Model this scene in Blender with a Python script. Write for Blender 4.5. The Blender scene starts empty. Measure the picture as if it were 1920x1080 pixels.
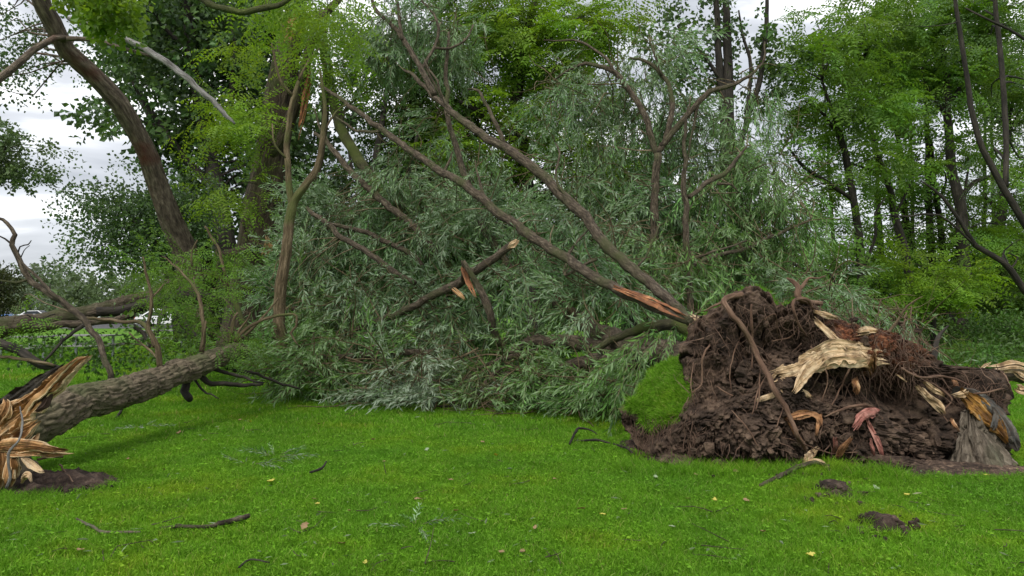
import bpy, math, random
import numpy as np
from mathutils import Vector

# ------------------------------------------------------------------ camera, world, sun, exposure
S = bpy.context.scene
COL = S.collection
F, HORIZON, CAMZ = 1400.0, 580.0, 1.6          # focal length and horizon in photo pixels, eye height in metres
PITCH = math.atan((HORIZON - 540.0) / F)
cam_d = bpy.data.cameras.new('camera')
cam_d.sensor_width = 36.0
cam_d.lens = 36.0 * F / 1920.0
cam_d.clip_start = 0.1
cam_d.clip_end = 2000.0
cam = bpy.data.objects.new('camera', cam_d)
COL.objects.link(cam)
cam.location = (0, 0, CAMZ)
cam.rotation_euler = (math.pi / 2 + PITCH, 0, 0)
S.camera = cam

W = bpy.data.worlds.new('World')
S.world = W
W.use_nodes = True
SUN_EL, SUN_AZ = math.radians(52), math.radians(200)
def build_world():
    nt = W.node_tree
    nt.nodes.clear()
    N, L = nt.nodes.new, nt.links.new
    out = N('ShaderNodeOutputWorld')
    sky = N('ShaderNodeTexSky'); sky.sky_type = 'NISHITA'; sky.sun_disc = False
    sky.sun_elevation = SUN_EL; sky.sun_rotation = SUN_AZ
    b1 = N('ShaderNodeBackground'); b1.inputs['Strength'].default_value = 0.10
    L(sky.outputs[0], b1.inputs['Color'])
    tc = N('ShaderNodeTexCoord')
    mp = N('ShaderNodeMapping'); mp.inputs['Scale'].default_value = (1.6, 1.6, 5.0)
    mp.inputs['Location'].default_value = (0.3, 0.0, 1.2)
    L(tc.outputs['Generated'], mp.inputs[0])
    n1 = N('ShaderNodeTexNoise'); n1.inputs['Scale'].default_value = 2.2; n1.inputs['Detail'].default_value = 7; n1.inputs['Roughness'].default_value = 0.52
    n1.inputs['Distortion'].default_value = 0.35
    L(mp.outputs[0], n1.inputs['Vector'])
    rp = N('ShaderNodeValToRGB'); e = rp.color_ramp.elements
    e[0].position = 0.36; e[0].color = (0.29, 0.305, 0.335, 1)
    e[1].position = 0.64; e[1].color = (0.95, 0.95, 0.95, 1)
    m = e.new(0.50); m.color = (0.47, 0.485, 0.515, 1)
    L(n1.outputs[0], rp.inputs[0])
    b2 = N('ShaderNodeBackground'); b2.inputs['Strength'].default_value = 0.90
    L(rp.outputs[0], b2.inputs['Color'])
    mx = N('ShaderNodeMixShader'); mx.inputs[0].default_value = 0.93
    L(b1.outputs[0], mx.inputs[1]); L(b2.outputs[0], mx.inputs[2]); L(mx.outputs[0], out.inputs[0])
build_world()

sun_d = bpy.data.lights.new('sun', 'SUN')
sun_d.energy = 1.5
sun_d.angle = math.radians(22)
sun_d.color = (1.0, 0.96, 0.90)
sun = bpy.data.objects.new('sun', sun_d)
COL.objects.link(sun)
_sd = Vector((math.sin(SUN_AZ) * math.cos(SUN_EL), math.cos(SUN_AZ) * math.cos(SUN_EL), math.sin(SUN_EL)))
sun.rotation_euler = _sd.to_track_quat('Z', 'Y').to_euler()
S.view_settings.view_transform = 'Standard'
S.view_settings.look = 'None'
S.view_settings.exposure = 1.03
S.view_settings.gamma = 1.0
S.view_settings.use_curve_mapping = False
S.cycles.max_bounces = 6
S.cycles.diffuse_bounces = 3
S.cycles.transmission_bounces = 4
S.cycles.transparent_max_bounces = 6

# ------------------------------------------------------------------ helpers: points, noise, meshes
R = np.random.default_rng(7)
def P(px, py, d):
    """world point seen at photo pixel (px, py) that stands d metres in front of the camera"""
    u, r = 540.0 - py, px - 960.0
    y = F * math.cos(PITCH) - u * math.sin(PITCH)
    z = F * math.sin(PITCH) + u * math.cos(PITCH)
    return np.array((r * d / y, d, CAMZ + z * d / y))
def G(px, py, z=0.0):
    """world point on the ground seen at a pixel"""
    u, r = 540.0 - py, px - 960.0
    y = F * math.cos(PITCH) - u * math.sin(PITCH)
    zz = F * math.sin(PITCH) + u * math.cos(PITCH)
    t = (z - CAMZ) / zz
    return np.array((r * t, y * t, z))

def _h(ix, iy, iz, s):
    h = (ix.astype(np.int64) * 374761393 + iy.astype(np.int64) * 668265263 + iz.astype(np.int64) * 2147483647 + s * 974634777) & 0xFFFFFFFF
    h = ((h ^ (h >> 13)) * 1274126177) & 0xFFFFFFFF
    h = ((h ^ (h >> 16)) * 2246822519) & 0xFFFFFFFF
    return ((h ^ (h >> 15)) & 0xFFFFFF) / float(0xFFFFFF)
def vnoise(p, s=0):
    p = np.asarray(p, float)
    i = np.floor(p); f = p - i; f = f * f * f * (f * (f * 6 - 15) + 10)
    x, y, z = i[..., 0], i[..., 1], i[..., 2]
    fx, fy, fz = f[..., 0], f[..., 1], f[..., 2]
    r = 0
    for a in (0, 1):
        for b in (0, 1):
            for c in (0, 1):
                w = (fx if a else 1 - fx) * (fy if b else 1 - fy) * (fz if c else 1 - fz)
                r = r + w * _h(x + a, y + b, z + c, s)
    return r
def fbm(p, s=0, o=4, g=0.5):
    p = np.asarray(p, float); a, t, n = 1.0, 0.0, 0.0
    for k in range(o):
        t = t + a * (vnoise(p * 2.03 ** k + 17.3 * k, s + k) - 0.5); n += a; a *= g
    return t / n * 2
def worley(p, s=0):
    """distances to the nearest and second nearest feature point"""
    p = np.asarray(p, float); i = np.floor(p)
    d1 = np.full(p.shape[:-1], 9.0); d2 = d1.copy()
    for a in (-1, 0, 1):
        for b in (-1, 0, 1):
            for c in (-1, 0, 1):
                q = i + np.array((a, b, c))
                j = np.stack([_h(q[..., 0], q[..., 1], q[..., 2], s + k) for k in range(3)], -1)
                d = np.linalg.norm(q + j - p, axis=-1)
                d2 = np.minimum(d2, np.maximum(d1, d)); d1 = np.minimum(d1, d)
    return d1, d2
def unit(v):
    v = np.asarray(v, float)
    return v / np.maximum(np.linalg.norm(v, axis=-1, keepdims=True), 1e-9)

class MB:
    """collects shapes; build() links them as one mesh object"""
    def __init__(s):
        s.v, s.f, s.a, s.c, s.n = [], [], [], [], 0
    def add(s, v, faces, bk=None, lc=None, mat=0, smooth=True):
        v = np.asarray(v, float).reshape(-1, 3); m = len(v)
        s.v.append(v)
        s.a.append(np.asarray(bk, float).reshape(-1, 3) if bk is not None else v.copy())
        s.c.append(np.broadcast_to(np.asarray(0.5 if lc is None else lc, float), (m,)).copy())
        for q in (faces if isinstance(faces, list) else [faces]):
            q = np.asarray(q, int)
            if len(q): s.f.append((q + s.n, mat, smooth))
        s.n += m
    def mesh(s, name, mats):
        me = bpy.data.meshes.new(name)
        v = np.concatenate(s.v); me.vertices.add(len(v)); me.vertices.foreach_set('co', v.astype(np.float32).ravel())
        loops = np.concatenate([q.ravel() for q, _, _ in s.f]); tot = np.concatenate([np.full(len(q), q.shape[1]) for q, _, _ in s.f])
        me.loops.add(len(loops)); me.loops.foreach_set('vertex_index', loops.astype(np.int32))
        me.polygons.add(len(tot)); me.polygons.foreach_set('loop_start', np.concatenate(([0], np.cumsum(tot)[:-1])).astype(np.int32))
        me.polygons.foreach_set('loop_total', tot.astype(np.int32))
        me.polygons.foreach_set('material_index', np.concatenate([np.full(len(q), m) for q, m, _ in s.f]).astype(np.int32))
        me.polygons.foreach_set('use_smooth', np.concatenate([np.full(len(q), k, bool) for q, _, k in s.f]))
        for m in (mats if isinstance(mats, (list, tuple)) else [mats]): me.materials.append(m)
        at = me.attributes.new('bk', 'FLOAT_VECTOR', 'POINT'); at.data.foreach_set('vector', np.concatenate(s.a).astype(np.float32).ravel())
        at = me.attributes.new('lc', 'FLOAT', 'POINT'); at.data.foreach_set('value', np.concatenate(s.c).astype(np.float32))
        me.update(calc_edges=True)
        return me
    def build(s, name, mats, parent=None, kind=None, label=None):
        o = bpy.data.objects.new(name, s.mesh(name, mats)); COL.objects.link(o)
        if parent is not None:
            o.parent = parent; o.location = -Vector(wloc(parent))
        if kind: o['kind'] = kind
        if label: o['label'] = label
        return o
def wloc(o):
    p = Vector(o.location)
    while o.parent: o = o.parent; p += Vector(o.location)
    return p
def thing(name, label, cat, loc=(0, 0, 0), group=None):
    o = bpy.data.objects.new(name, None); COL.objects.link(o)
    o.empty_display_size = 0.2
    o.location = tuple(float(x) for x in loc); o['label'] = label; o['category'] = cat
    if group: o['group'] = group
    return o
def tag(o, label, cat, group=None):
    o['label'] = label; o['category'] = cat
    if group: o['group'] = group
    return o

def spline(pts, rad, step):
    pts = np.asarray(pts, float); rad = np.asarray(rad, float)
    if len(pts) == 2:
        pts = np.array([pts[0], (pts[0] + pts[1]) / 2, pts[1]]); rad = np.array([rad[0], (rad[0] + rad[1]) / 2, rad[1]])
    e = np.vstack([2 * pts[0] - pts[1], pts, 2 * pts[-1] - pts[-2]])
    op, orr = [], []
    for i in range(len(pts) - 1):
        p0, p1, p2, p3 = e[i:i + 4]
        n = max(2, int(np.linalg.norm(p2 - p1) / step))
        t = (np.arange(n) / n)[:, None]
        op.append(0.5 * (2 * p1 + (p2 - p0) * t + (2 * p0 - 5 * p1 + 4 * p2 - p3) * t ** 2 + (3 * p1 - p0 - 3 * p2 + p3) * t ** 3))
        orr.append(rad[i] + (rad[i + 1] - rad[i]) * t[:, 0])
    return np.vstack(op + [pts[-1:]]), np.concatenate(orr + [rad[-1:]])
def frames(p):
    t = unit(np.gradient(p, axis=0)); a = np.array((0.0, 0, 1)) if abs(t[0][2]) < 0.9 else np.array((1.0, 0, 0))
    n = np.zeros_like(p); n[0] = unit(np.cross(np.cross(t[0], a), t[0]))
    for i in range(1, len(p)):
        q = n[i - 1] - t[i] * np.dot(n[i - 1], t[i]); n[i] = q / max(np.linalg.norm(q), 1e-9)
    return t, n, np.cross(t, n)
def tube(mb, pts, rad, seg=8, step=0.15, wob=0.0, rough=0.0, fur=0.0, seed=0, cap=True, mat=0, flat=1.0, gnarl=0.0):
    """a tapering limb: wob bends it, rough/gnarl swell it, fur cuts bark furrows"""
    p, r = spline(pts, rad, step)
    if wob:
        q = p / max(step * 4, 0.2)
        p = p + wob * np.stack([fbm(q + 11.1 * k, seed + k, 3) for k in range(3)], -1) * np.minimum(1, np.arange(len(p)) / 3)[:, None]
    t, n, b = frames(p)
    s = np.concatenate(([0], np.cumsum(np.linalg.norm(np.diff(p, axis=0), axis=1))))
    th = np.arange(seg) / seg * 2 * math.pi
    ct, st = np.cos(th), np.sin(th)
    rr = np.repeat(r[:, None], seg, 1)
    bk = np.stack([rr * ct, rr * st, np.repeat(s[:, None], seg, 1)], -1) + seed * 3.71
    k = np.ones_like(rr)
    if rough: k = k + rough * fbm(bk * np.array((1, 1, 0.5)) / max(r.mean(), 0.01) * 0.9, seed + 3, 3)
    if gnarl: k = k + gnarl * np.maximum(0, fbm(bk * np.array((1, 1, 1)) / max(r.mean(), 0.01) * 0.6, seed + 9, 2) - 0.15)
    rr = rr * k
    if fur:
        q = bk * np.array((1, 1, 0.28)) / fur[1]
        q = q + 0.5 * np.stack([fbm(q * 0.7 + 5 * j, seed + 20 + j, 2) for j in range(3)], -1)
        d1, d2 = worley(q, seed)
        rr = rr + fur[0] * (np.minimum((d2 - d1) * 2.2, 1.0) - 0.75) + fur[0] * 0.6 * fbm(bk / fur[1] * 2.2, seed + 31, 3)
    v = p[:, None] + n[:, None] * (rr * ct)[..., None] + b[:, None] * (rr * st * flat)[..., None]
    i = np.arange(len(p) - 1)[:, None] * seg; j = np.arange(seg)[None]; j2 = (j + 1) % seg
    q = np.stack([i + j, i + j2, i + seg + j2, i + seg + j], -1).reshape(-1, 4)
    vv, bb = v.reshape(-1, 3), bk.reshape(-1, 3)
    fs = [q]
    if cap:
        m = len(vv); vv = np.vstack([vv, p[:1], p[-1:]]); bb = np.vstack([bb, bb[:1], bb[-1:]])
        e = (len(p) - 1) * seg; jj = np.arange(seg)
        fs.append(np.stack([np.full(seg, m), (jj + 1) % seg, jj], -1)); fs.append(np.stack([np.full(seg, m + 1), e + jj, e + (jj + 1) % seg], -1))
    mb.add(vv, fs, bb, mat=mat)
    return p, r
def strip(mb, pts, wid, thick, nrm=(0, -1, 0), jag=0.25, step=0.03, nw=9, seed=0, mat=0, curl=0.0, endmat=None):
    """a torn board or splinter: follows pts, wid metres wide, with ragged edges, cupped by curl"""
    p, w = spline(pts, wid, step)
    t = unit(np.gradient(p, axis=0)); nrm = unit(np.asarray(nrm, float)); sd = unit(np.cross(t, nrm)); nn = np.cross(sd, t)
    u = np.linspace(-1, 1, nw)
    s = np.concatenate(([0], np.cumsum(np.linalg.norm(np.diff(p, axis=0), axis=1))))
    n0 = len(p)
    e = 1 + jag * fbm(np.stack([s * 9, np.zeros(n0), np.zeros(n0)], -1) + seed, seed, 4)
    e2 = 1 + jag * fbm(np.stack([s * 9, np.ones(n0) * 7, np.zeros(n0)], -1) + seed, seed + 5, 4)
    off = np.where(u[None] < 0, u[None] * e[:, None], u[None] * e2[:, None]) * w[:, None] / 2
    rc0 = np.random.default_rng(seed + 5); ws0 = min(0.12, float(np.max(w)))
    fib = np.stack([off * 40, np.repeat(s[:, None], nw, 1) * 3.0, np.zeros_like(off)], -1) + seed * 1.7
    bump = thick * (0.7 * fbm(fib, seed + 2, 4, 0.6) + 0.3 * rc0.uniform(-1, 1, nw)[None]) + 0.25 * ws0 * fbm(np.stack([off * 5, np.repeat(s[:, None], nw, 1) * 5, off * 0], -1) + seed, seed + 4, 3) + curl * (u[None] ** 2) * w[:, None]
    tt = (np.arange(n0) / max(1, n0 - 1))[:, None]; rc = np.random.default_rng(seed + 77); ea, eb = rc.uniform(-1, 0.6, (2, nw)) * np.clip(jag * 2, 0, 1)
    ea = ea + 0.5 * np.sin(np.arange(nw) * 1.1 + seed); ws = np.max(w); along = ws * 0.65 * (np.clip((tt - 0.72) / 0.28, 0, 1) ** 2 * eb[None] - np.clip((0.3 - tt) / 0.3, 0, 1) ** 2 * ea[None])
    edge = np.sqrt(np.maximum(0, 1 - (np.abs(u[None]) * 0.97) ** 4)); tk = np.full((n0, 1), thick) * np.minimum(1, np.arange(n0, 0, -1)[:, None] / 4.0)
    ft = p[:, None] + sd[:, None] * off[..., None] + nn[:, None] * (bump + tk * edge * 0.5)[..., None] + t[:, None] * along[..., None]
    bt = p[:, None] + sd[:, None] * off[..., None] + nn[:, None] * (bump - tk * edge * 0.5 - 0.003)[..., None] + t[:, None] * along[..., None]
    v = np.concatenate([ft, bt[:, ::-1]], 1); m = 2 * nw
    i = np.arange(n0 - 1)[:, None] * m; j = np.arange(m)[None]; j2 = (j + 1) % m
    q = np.stack([i + j, i + m + j, i + m + j2, i + j2], -1).reshape(-1, 4)
    k = np.arange(nw - 1)
    c0 = np.stack([k, k + 1, m - 2 - k, m - 1 - k], -1); e0 = (n0 - 1) * m
    bk = np.concatenate([fib, fib[:, ::-1] + 3], 1) / np.array((40.0, 3.0, 1.0))
    lc = np.concatenate([np.abs(np.repeat(u[None], n0, 0)), np.ones((n0, nw))], 1)
    mb.add(v.reshape(-1, 3), [q, c0, (e0 + c0)[:, ::-1]], bk.reshape(-1, 3), lc.reshape(-1), mat=mat, smooth=False)

def splintered(mb, pts, wid, thick, nrm=(0, -1, 0), seed=0, n=6, step=0.02, bend=0.0):
    """a piece of torn wood as a sheaf of ragged splinters that lie side by side and end at different lengths"""
    p, w = spline(pts, wid, step); m = len(p); rng = np.random.default_rng(seed + 1000)
    t = unit(np.gradient(p, axis=0)); nr = unit(np.asarray(nrm, float)); sd = unit(np.cross(t, nr)); nn = np.cross(sd, t)
    for k in range(n):
        u = (k + 0.5) / n * 2 - 1; u += rng.uniform(-0.6, 0.6) / n
        a = int(m * max(0, rng.uniform(-0.08, 0.22))); b = max(a + 4, int(m * min(1, rng.uniform(0.72, 1.12)))); b = min(b, m)
        if b - a < 4: a = max(0, b - 4)
        x = np.linspace(0, 1, b - a); fan = u * (1 + 0.25 * rng.normal() * x)
        q = p[a:b] + sd[a:b] * (fan * w[a:b] * 0.5)[:, None] + nn[a:b] * (thick * (0.5 * rng.normal() - 0.35 * u * u) + bend * u * u * w[a:b] + thick * 0.5 * np.sin(x * rng.uniform(2, 7) + rng.uniform(0, 6)))[:, None]
        ww = np.maximum(w[a:b], w.max() * 0.25) / n * rng.uniform(1.3, 2.3) * np.minimum(1, np.minimum(x / 0.06 + 0.35, (1 - x) / rng.uniform(0.08, 0.6) + 0.10))
        k2 = max(1, len(q) // 10); ii = np.unique(np.concatenate((np.arange(0, len(q), k2), [len(q) - 1])))
        strip(mb, q[ii], ww[ii], thick * rng.uniform(0.2, 0.55), nr + rng.normal(size=3) * 0.4, 0.5, step, 7, seed * 3 + k * 17 + 1, curl=rng.uniform(-0.12, 0.12))

def px_pts(l, k=1.0):
    """[(px, py, depth, width px)] -> points and radii"""
    return np.array([P(a, b, d) for a, b, d, w in l]), np.array([k * w * d / F / 2 for a, b, d, w in l])

# ------------------------------------------------------------------ materials
def nodes(name):
    m = bpy.data.materials.new(name); m.use_nodes = True
    nt = m.node_tree; nt.nodes.clear()
    return m, nt, nt.nodes.new, nt.links.new
def ramp(N, stops):
    r = N('ShaderNodeValToRGB'); e = r.color_ramp.elements
    e[0].position, e[0].color = stops[0][0], (*stops[0][1], 1)
    e[1].position, e[1].color = stops[-1][0], (*stops[-1][1], 1)
    for p, c in stops[1:-1]:
        k = e.new(p); k.color = (*c, 1)
    return r
def leaf_mat(name, dark, light, under, trans=0.3, rough=0.42, tint=None, odd=None, top=None):
    m, nt, N, L = nodes(name)
    out = N('ShaderNodeOutputMaterial'); a = N('ShaderNodeAttribute'); a.attribute_name = 'lc'
    st = [(0.0, dark), (0.85, light)]
    if top: st = [(0.0, dark), (0.55, light), (1.0, top)]
    if odd: st += [(0.97, light), (1.0, odd)]
    r = ramp(N, st); L(a.outputs['Fac'], r.inputs[0])
    g = N('ShaderNodeNewGeometry')
    nz = N('ShaderNodeTexNoise'); nz.inputs['Scale'].default_value = 0.7; nz.inputs['Detail'].default_value = 2; L(g.outputs['Position'], nz.inputs['Vector'])
    hs = N('ShaderNodeHueSaturation'); mr = N('ShaderNodeMapRange'); mr.inputs['From Min'].default_value = 0.3; mr.inputs['From Max'].default_value = 0.7
    mr.inputs['To Min'].default_value = 0.75; mr.inputs['To Max'].default_value = 1.3; L(nz.outputs[0], mr.inputs['Value']); L(mr.outputs[0], hs.inputs['Value'])
    mh = N('ShaderNodeMapRange'); mh.inputs['From Min'].default_value = 0.3; mh.inputs['From Max'].default_value = 0.7; mh.inputs['To Min'].default_value = 0.485; mh.inputs['To Max'].default_value = 0.515
    L(nz.outputs[0], mh.inputs['Value']); L(mh.outputs[0], hs.inputs['Hue'])
    L(r.outputs[0], hs.inputs['Color'])
    mx = N('ShaderNodeMix'); mx.data_type = 'RGBA'; L(g.outputs['Backfacing'], mx.inputs[0]); L(hs.outputs[0], mx.inputs[6]); mx.inputs[7].default_value = (*under, 1)
    b = N('ShaderNodeBsdfPrincipled'); b.inputs['Roughness'].default_value = rough; b.inputs['Specular IOR Level'].default_value = 0.22
    L(mx.outputs[2], b.inputs['Base Color'])
    t = N('ShaderNodeBsdfTranslucent'); tm = N('ShaderNodeMix'); tm.data_type = 'RGBA'; tm.blend_type = 'MULTIPLY'; tm.inputs[0].default_value = 1.0
    L(hs.outputs[0], tm.inputs[6]); tm.inputs[7].default_value = (*(tint or (1.7, 1.7, 0.8)), 1); L(tm.outputs[2], t.inputs[0])
    ms = N('ShaderNodeMixShader'); ms.inputs[0].default_value = trans; L(b.outputs[0], ms.inputs[1]); L(t.outputs[0], ms.inputs[2]); L(ms.outputs[0], out.inputs[0])
    return m
def bark_mat(name, c1, c2, c3, scale=14.0, stretch=0.22, bump=0.6, moss=None, moss_amt=0.5, rough=0.85, dist=0.02):
    m, nt, N, L = nodes(name)
    out = N('ShaderNodeOutputMaterial'); a = N('ShaderNodeAttribute'); a.attribute_name = 'bk'
    mp = N('ShaderNodeMapping'); mp.inputs['Scale'].default_value = (1, 1, stretch); L(a.outputs['Vector'], mp.inputs[0])
    n1 = N('ShaderNodeTexNoise'); n1.inputs['Scale'].default_value = scale; n1.inputs['Detail'].default_value = 8; n1.inputs['Roughness'].default_value = 0.65; L(mp.outputs[0], n1.inputs['Vector'])
    v = N('ShaderNodeTexVoronoi'); v.feature = 'DISTANCE_TO_EDGE'; v.inputs['Scale'].default_value = scale * 1.3
    dn = N('ShaderNodeMix'); dn.data_type = 'RGBA'; dn.inputs[0].default_value = 0.12; L(mp.outputs[0], dn.inputs[6]); L(n1.outputs['Color'], dn.inputs[7]); L(dn.outputs[2], v.inputs['Vector'])
    r = ramp(N, [(0.32, c1), (0.5, c2), (0.68, c3)]); L(n1.outputs[0], r.inputs[0])
    col = r.outputs[0]
    n2 = N('ShaderNodeTexNoise'); n2.inputs['Scale'].default_value = 1.7; n2.inputs['Detail'].default_value = 5; L(a.outputs['Vector'], n2.inputs['Vector'])
    if moss:
        mr = N('ShaderNodeMapRange'); mr.inputs['From Min'].default_value = 0.62 - moss_amt * 0.25; mr.inputs['From Max'].default_value = 0.80 - moss_amt * 0.25; L(n2.outputs[0], mr.inputs['Value'])
        mx = N('ShaderNodeMix'); mx.data_type = 'RGBA'; L(mr.outputs[0], mx.inputs[0]); L(col, mx.inputs[6]); mx.inputs[7].default_value = (*moss, 1); col = mx.outputs[2]
    b = N('ShaderNodeBsdfPrincipled'); b.inputs['Roughness'].default_value = rough; b.inputs['Specular IOR Level'].default_value = 0.3
    L(col, b.inputs['Base Color'])
    mm = N('ShaderNodeMath'); mm.operation = 'MINIMUM'; L(v.outputs[0], mm.inputs[0]); mm.inputs[1].default_value = 0.25
    ad = N('ShaderNodeMath'); ad.operation = 'MULTIPLY_ADD'; L(mm.outputs[0], ad.inputs[0]); ad.inputs[1].default_value = 1.6; L(n1.outputs[0], ad.inputs[2])
    bp = N('ShaderNodeBump'); bp.inputs['Strength'].default_value = bump; bp.inputs['Distance'].default_value = dist; L(ad.outputs[0], bp.inputs['Height']); L(bp.outputs[0], b.inputs['Normal'])
    L(b.outputs[0], out.inputs[0])
    return m
def wood_mat(name, stops, fibre=38.0, bump=0.5, along=(1, 0.06, 1), rough=0.75, edge=None):
    m, nt, N, L = nodes(name)
    out = N('ShaderNodeOutputMaterial'); a = N('ShaderNodeAttribute'); a.attribute_name = 'bk'
    mp = N('ShaderNodeMapping'); mp.inputs['Scale'].default_value = along; L(a.outputs['Vector'], mp.inputs[0])
    n1 = N('ShaderNodeTexNoise'); n1.inputs['Scale'].default_value = fibre; n1.inputs['Detail'].default_value = 6; n1.inputs['Roughness'].default_value = 0.6; L(mp.outputs[0], n1.inputs['Vector'])
    n2 = N('ShaderNodeTexNoise'); n2.inputs['Scale'].default_value = 7; n2.inputs['Detail'].default_value = 3; L(a.outputs['Vector'], n2.inputs['Vector'])
    av = N('ShaderNodeMath'); av.operation = 'MULTIPLY_ADD'; L(n2.outputs[0], av.inputs[0]); av.inputs[1].default_value = 0.5
    hf = N('ShaderNodeMath'); hf.operation = 'MULTIPLY'; L(n1.outputs[0], hf.inputs[0]); hf.inputs[1].default_value = 0.5; L(hf.outputs[0], av.inputs[2])
    r = ramp(N, stops); L(av.outputs[0], r.inputs[0]); col = r.outputs[0]
    if edge:
        l = N('ShaderNodeAttribute'); l.attribute_name = 'lc'
        mr = N('ShaderNodeMapRange'); mr.inputs['From Min'].default_value = 0.75; mr.inputs['From Max'].default_value = 1.0; L(l.outputs['Fac'], mr.inputs['Value'])
        mx = N('ShaderNodeMix'); mx.data_type = 'RGBA'; L(mr.outputs[0], mx.inputs[0]); L(col, mx.inputs[6]); mx.inputs[7].default_value = (*edge, 1); col = mx.outputs[2]
    gp = N('ShaderNodeNewGeometry'); dn = N('ShaderNodeTexNoise'); dn.inputs['Scale'].default_value = 11; dn.inputs['Detail'].default_value = 8; dn.inputs['Roughness'].default_value = 0.7; L(gp.outputs['Position'], dn.inputs['Vector'])
    dm = N('ShaderNodeMapRange'); dm.inputs['From Min'].default_value = 0.47; dm.inputs['From Max'].default_value = 0.70; dm.inputs['To Max'].default_value = 0.85; L(dn.outputs[0], dm.inputs['Value'])
    dx = N('ShaderNodeMix'); dx.data_type = 'RGBA'; L(dm.outputs[0], dx.inputs[0]); L(col, dx.inputs[6]); dx.inputs[7].default_value = (0.075, 0.045, 0.028, 1); col = dx.outputs[2]
    b = N('ShaderNodeBsdfPrincipled'); b.inputs['Roughness'].default_value = rough; b.inputs['Specular IOR Level'].default_value = 0.3; L(col, b.inputs['Base Color'])
    bp = N('ShaderNodeBump'); bp.inputs['Strength'].default_value = bump; bp.inputs['Distance'].default_value = 0.01; L(n1.outputs[0], bp.inputs['Height']); L(bp.outputs[0], b.inputs['Normal'])
    L(b.outputs[0], out.inputs[0])
    return m
def soil_mat(name, stops, rot=None, scale=9.0):
    m, nt, N, L = nodes(name)
    out = N('ShaderNodeOutputMaterial'); tc = N('ShaderNodeNewGeometry')
    n1 = N('ShaderNodeTexNoise'); n1.inputs['Scale'].default_value = scale; n1.inputs['Detail'].default_value = 10; n1.inputs['Roughness'].default_value = 0.68; L(tc.outputs['Position'], n1.inputs['Vector'])
    r = ramp(N, stops); L(n1.outputs[0], r.inputs[0]); col = r.outputs[0]
    if rot:
        a = N('ShaderNodeAttribute'); a.attribute_name = 'lc'
        r2 = ramp(N, rot); n3 = N('ShaderNodeTexNoise'); n3.inputs['Scale'].default_value = 26; n3.inputs['Detail'].default_value = 6; L(tc.outputs['Position'], n3.inputs['Vector']); L(n3.outputs[0], r2.inputs[0])
        ad = N('ShaderNodeMath'); ad.operation = 'MULTIPLY_ADD'; L(n1.outputs[0], ad.inputs[0]); ad.inputs[1].default_value = 0.9; L(a.outputs['Fac'], ad.inputs[2])
        mr = N('ShaderNodeMapRange'); mr.inputs['From Min'].default_value = 0.85; mr.inputs['From Max'].default_value = 1.1; L(ad.outputs[0], mr.inputs['Value'])
        mx = N('ShaderNodeMix'); mx.data_type = 'RGBA'; L(mr.outputs[0], mx.inputs[0]); L(col, mx.inputs[6]); L(r2.outputs[0], mx.inputs[7]); col = mx.outputs[2]
    pn = N('ShaderNodeTexNoise'); pn.inputs['Scale'].default_value = 3.2; pn.inputs['Detail'].default_value = 5; pn.inputs['Roughness'].default_value = 0.6; L(tc.outputs['Position'], pn.inputs['Vector'])
    pm = N('ShaderNodeMapRange'); pm.inputs['From Min'].default_value = 0.36; pm.inputs['From Max'].default_value = 0.64; pm.inputs['To Min'].default_value = 0.5; pm.inputs['To Max'].default_value = 1.7; L(pn.outputs[0], pm.inputs['Value'])
    ph = N('ShaderNodeHueSaturation'); L(pm.outputs[0], ph.inputs['Value']); L(col, ph.inputs['Color']); col = ph.outputs[0]
    b = N('ShaderNodeBsdfPrincipled'); b.inputs['Roughness'].default_value = 0.9; b.inputs['Specular IOR Level'].default_value = 0.25; L(col, b.inputs['Base Color'])
    n2 = N('ShaderNodeTexNoise'); n2.inputs['Scale'].default_value = 45; n2.inputs['Detail'].default_value = 6; n2.inputs['Roughness'].default_value = 0.7; L(tc.outputs['Position'], n2.inputs['Vector'])
    bp = N('ShaderNodeBump'); bp.inputs['Strength'].default_value = 0.9; bp.inputs['Distance'].default_value = 0.02; L(n2.outputs[0], bp.inputs['Height']); L(bp.outputs[0], b.inputs['Normal'])
    L(b.outputs[0], out.inputs[0])
    return m
def plain_mat(name, c, rough=0.5, metal=0.0, spec=0.5):
    m, nt, N, L = nodes(name)
    out = N('ShaderNodeOutputMaterial'); b = N('ShaderNodeBsdfPrincipled'); n = N('ShaderNodeTexNoise'); n.inputs['Scale'].default_value = 6; n.inputs['Detail'].default_value = 5
    r = ramp(N, [(0.3, tuple(x * 0.82 for x in c)), (0.7, tuple(min(1, x * 1.1) for x in c))]); L(n.outputs[0], r.inputs[0]); L(r.outputs[0], b.inputs['Base Color'])
    b.inputs['Roughness'].default_value = rough; b.inputs['Metallic'].default_value = metal; b.inputs['Specular IOR Level'].default_value = spec
    L(b.outputs[0], out.inputs[0])
    return m

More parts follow.
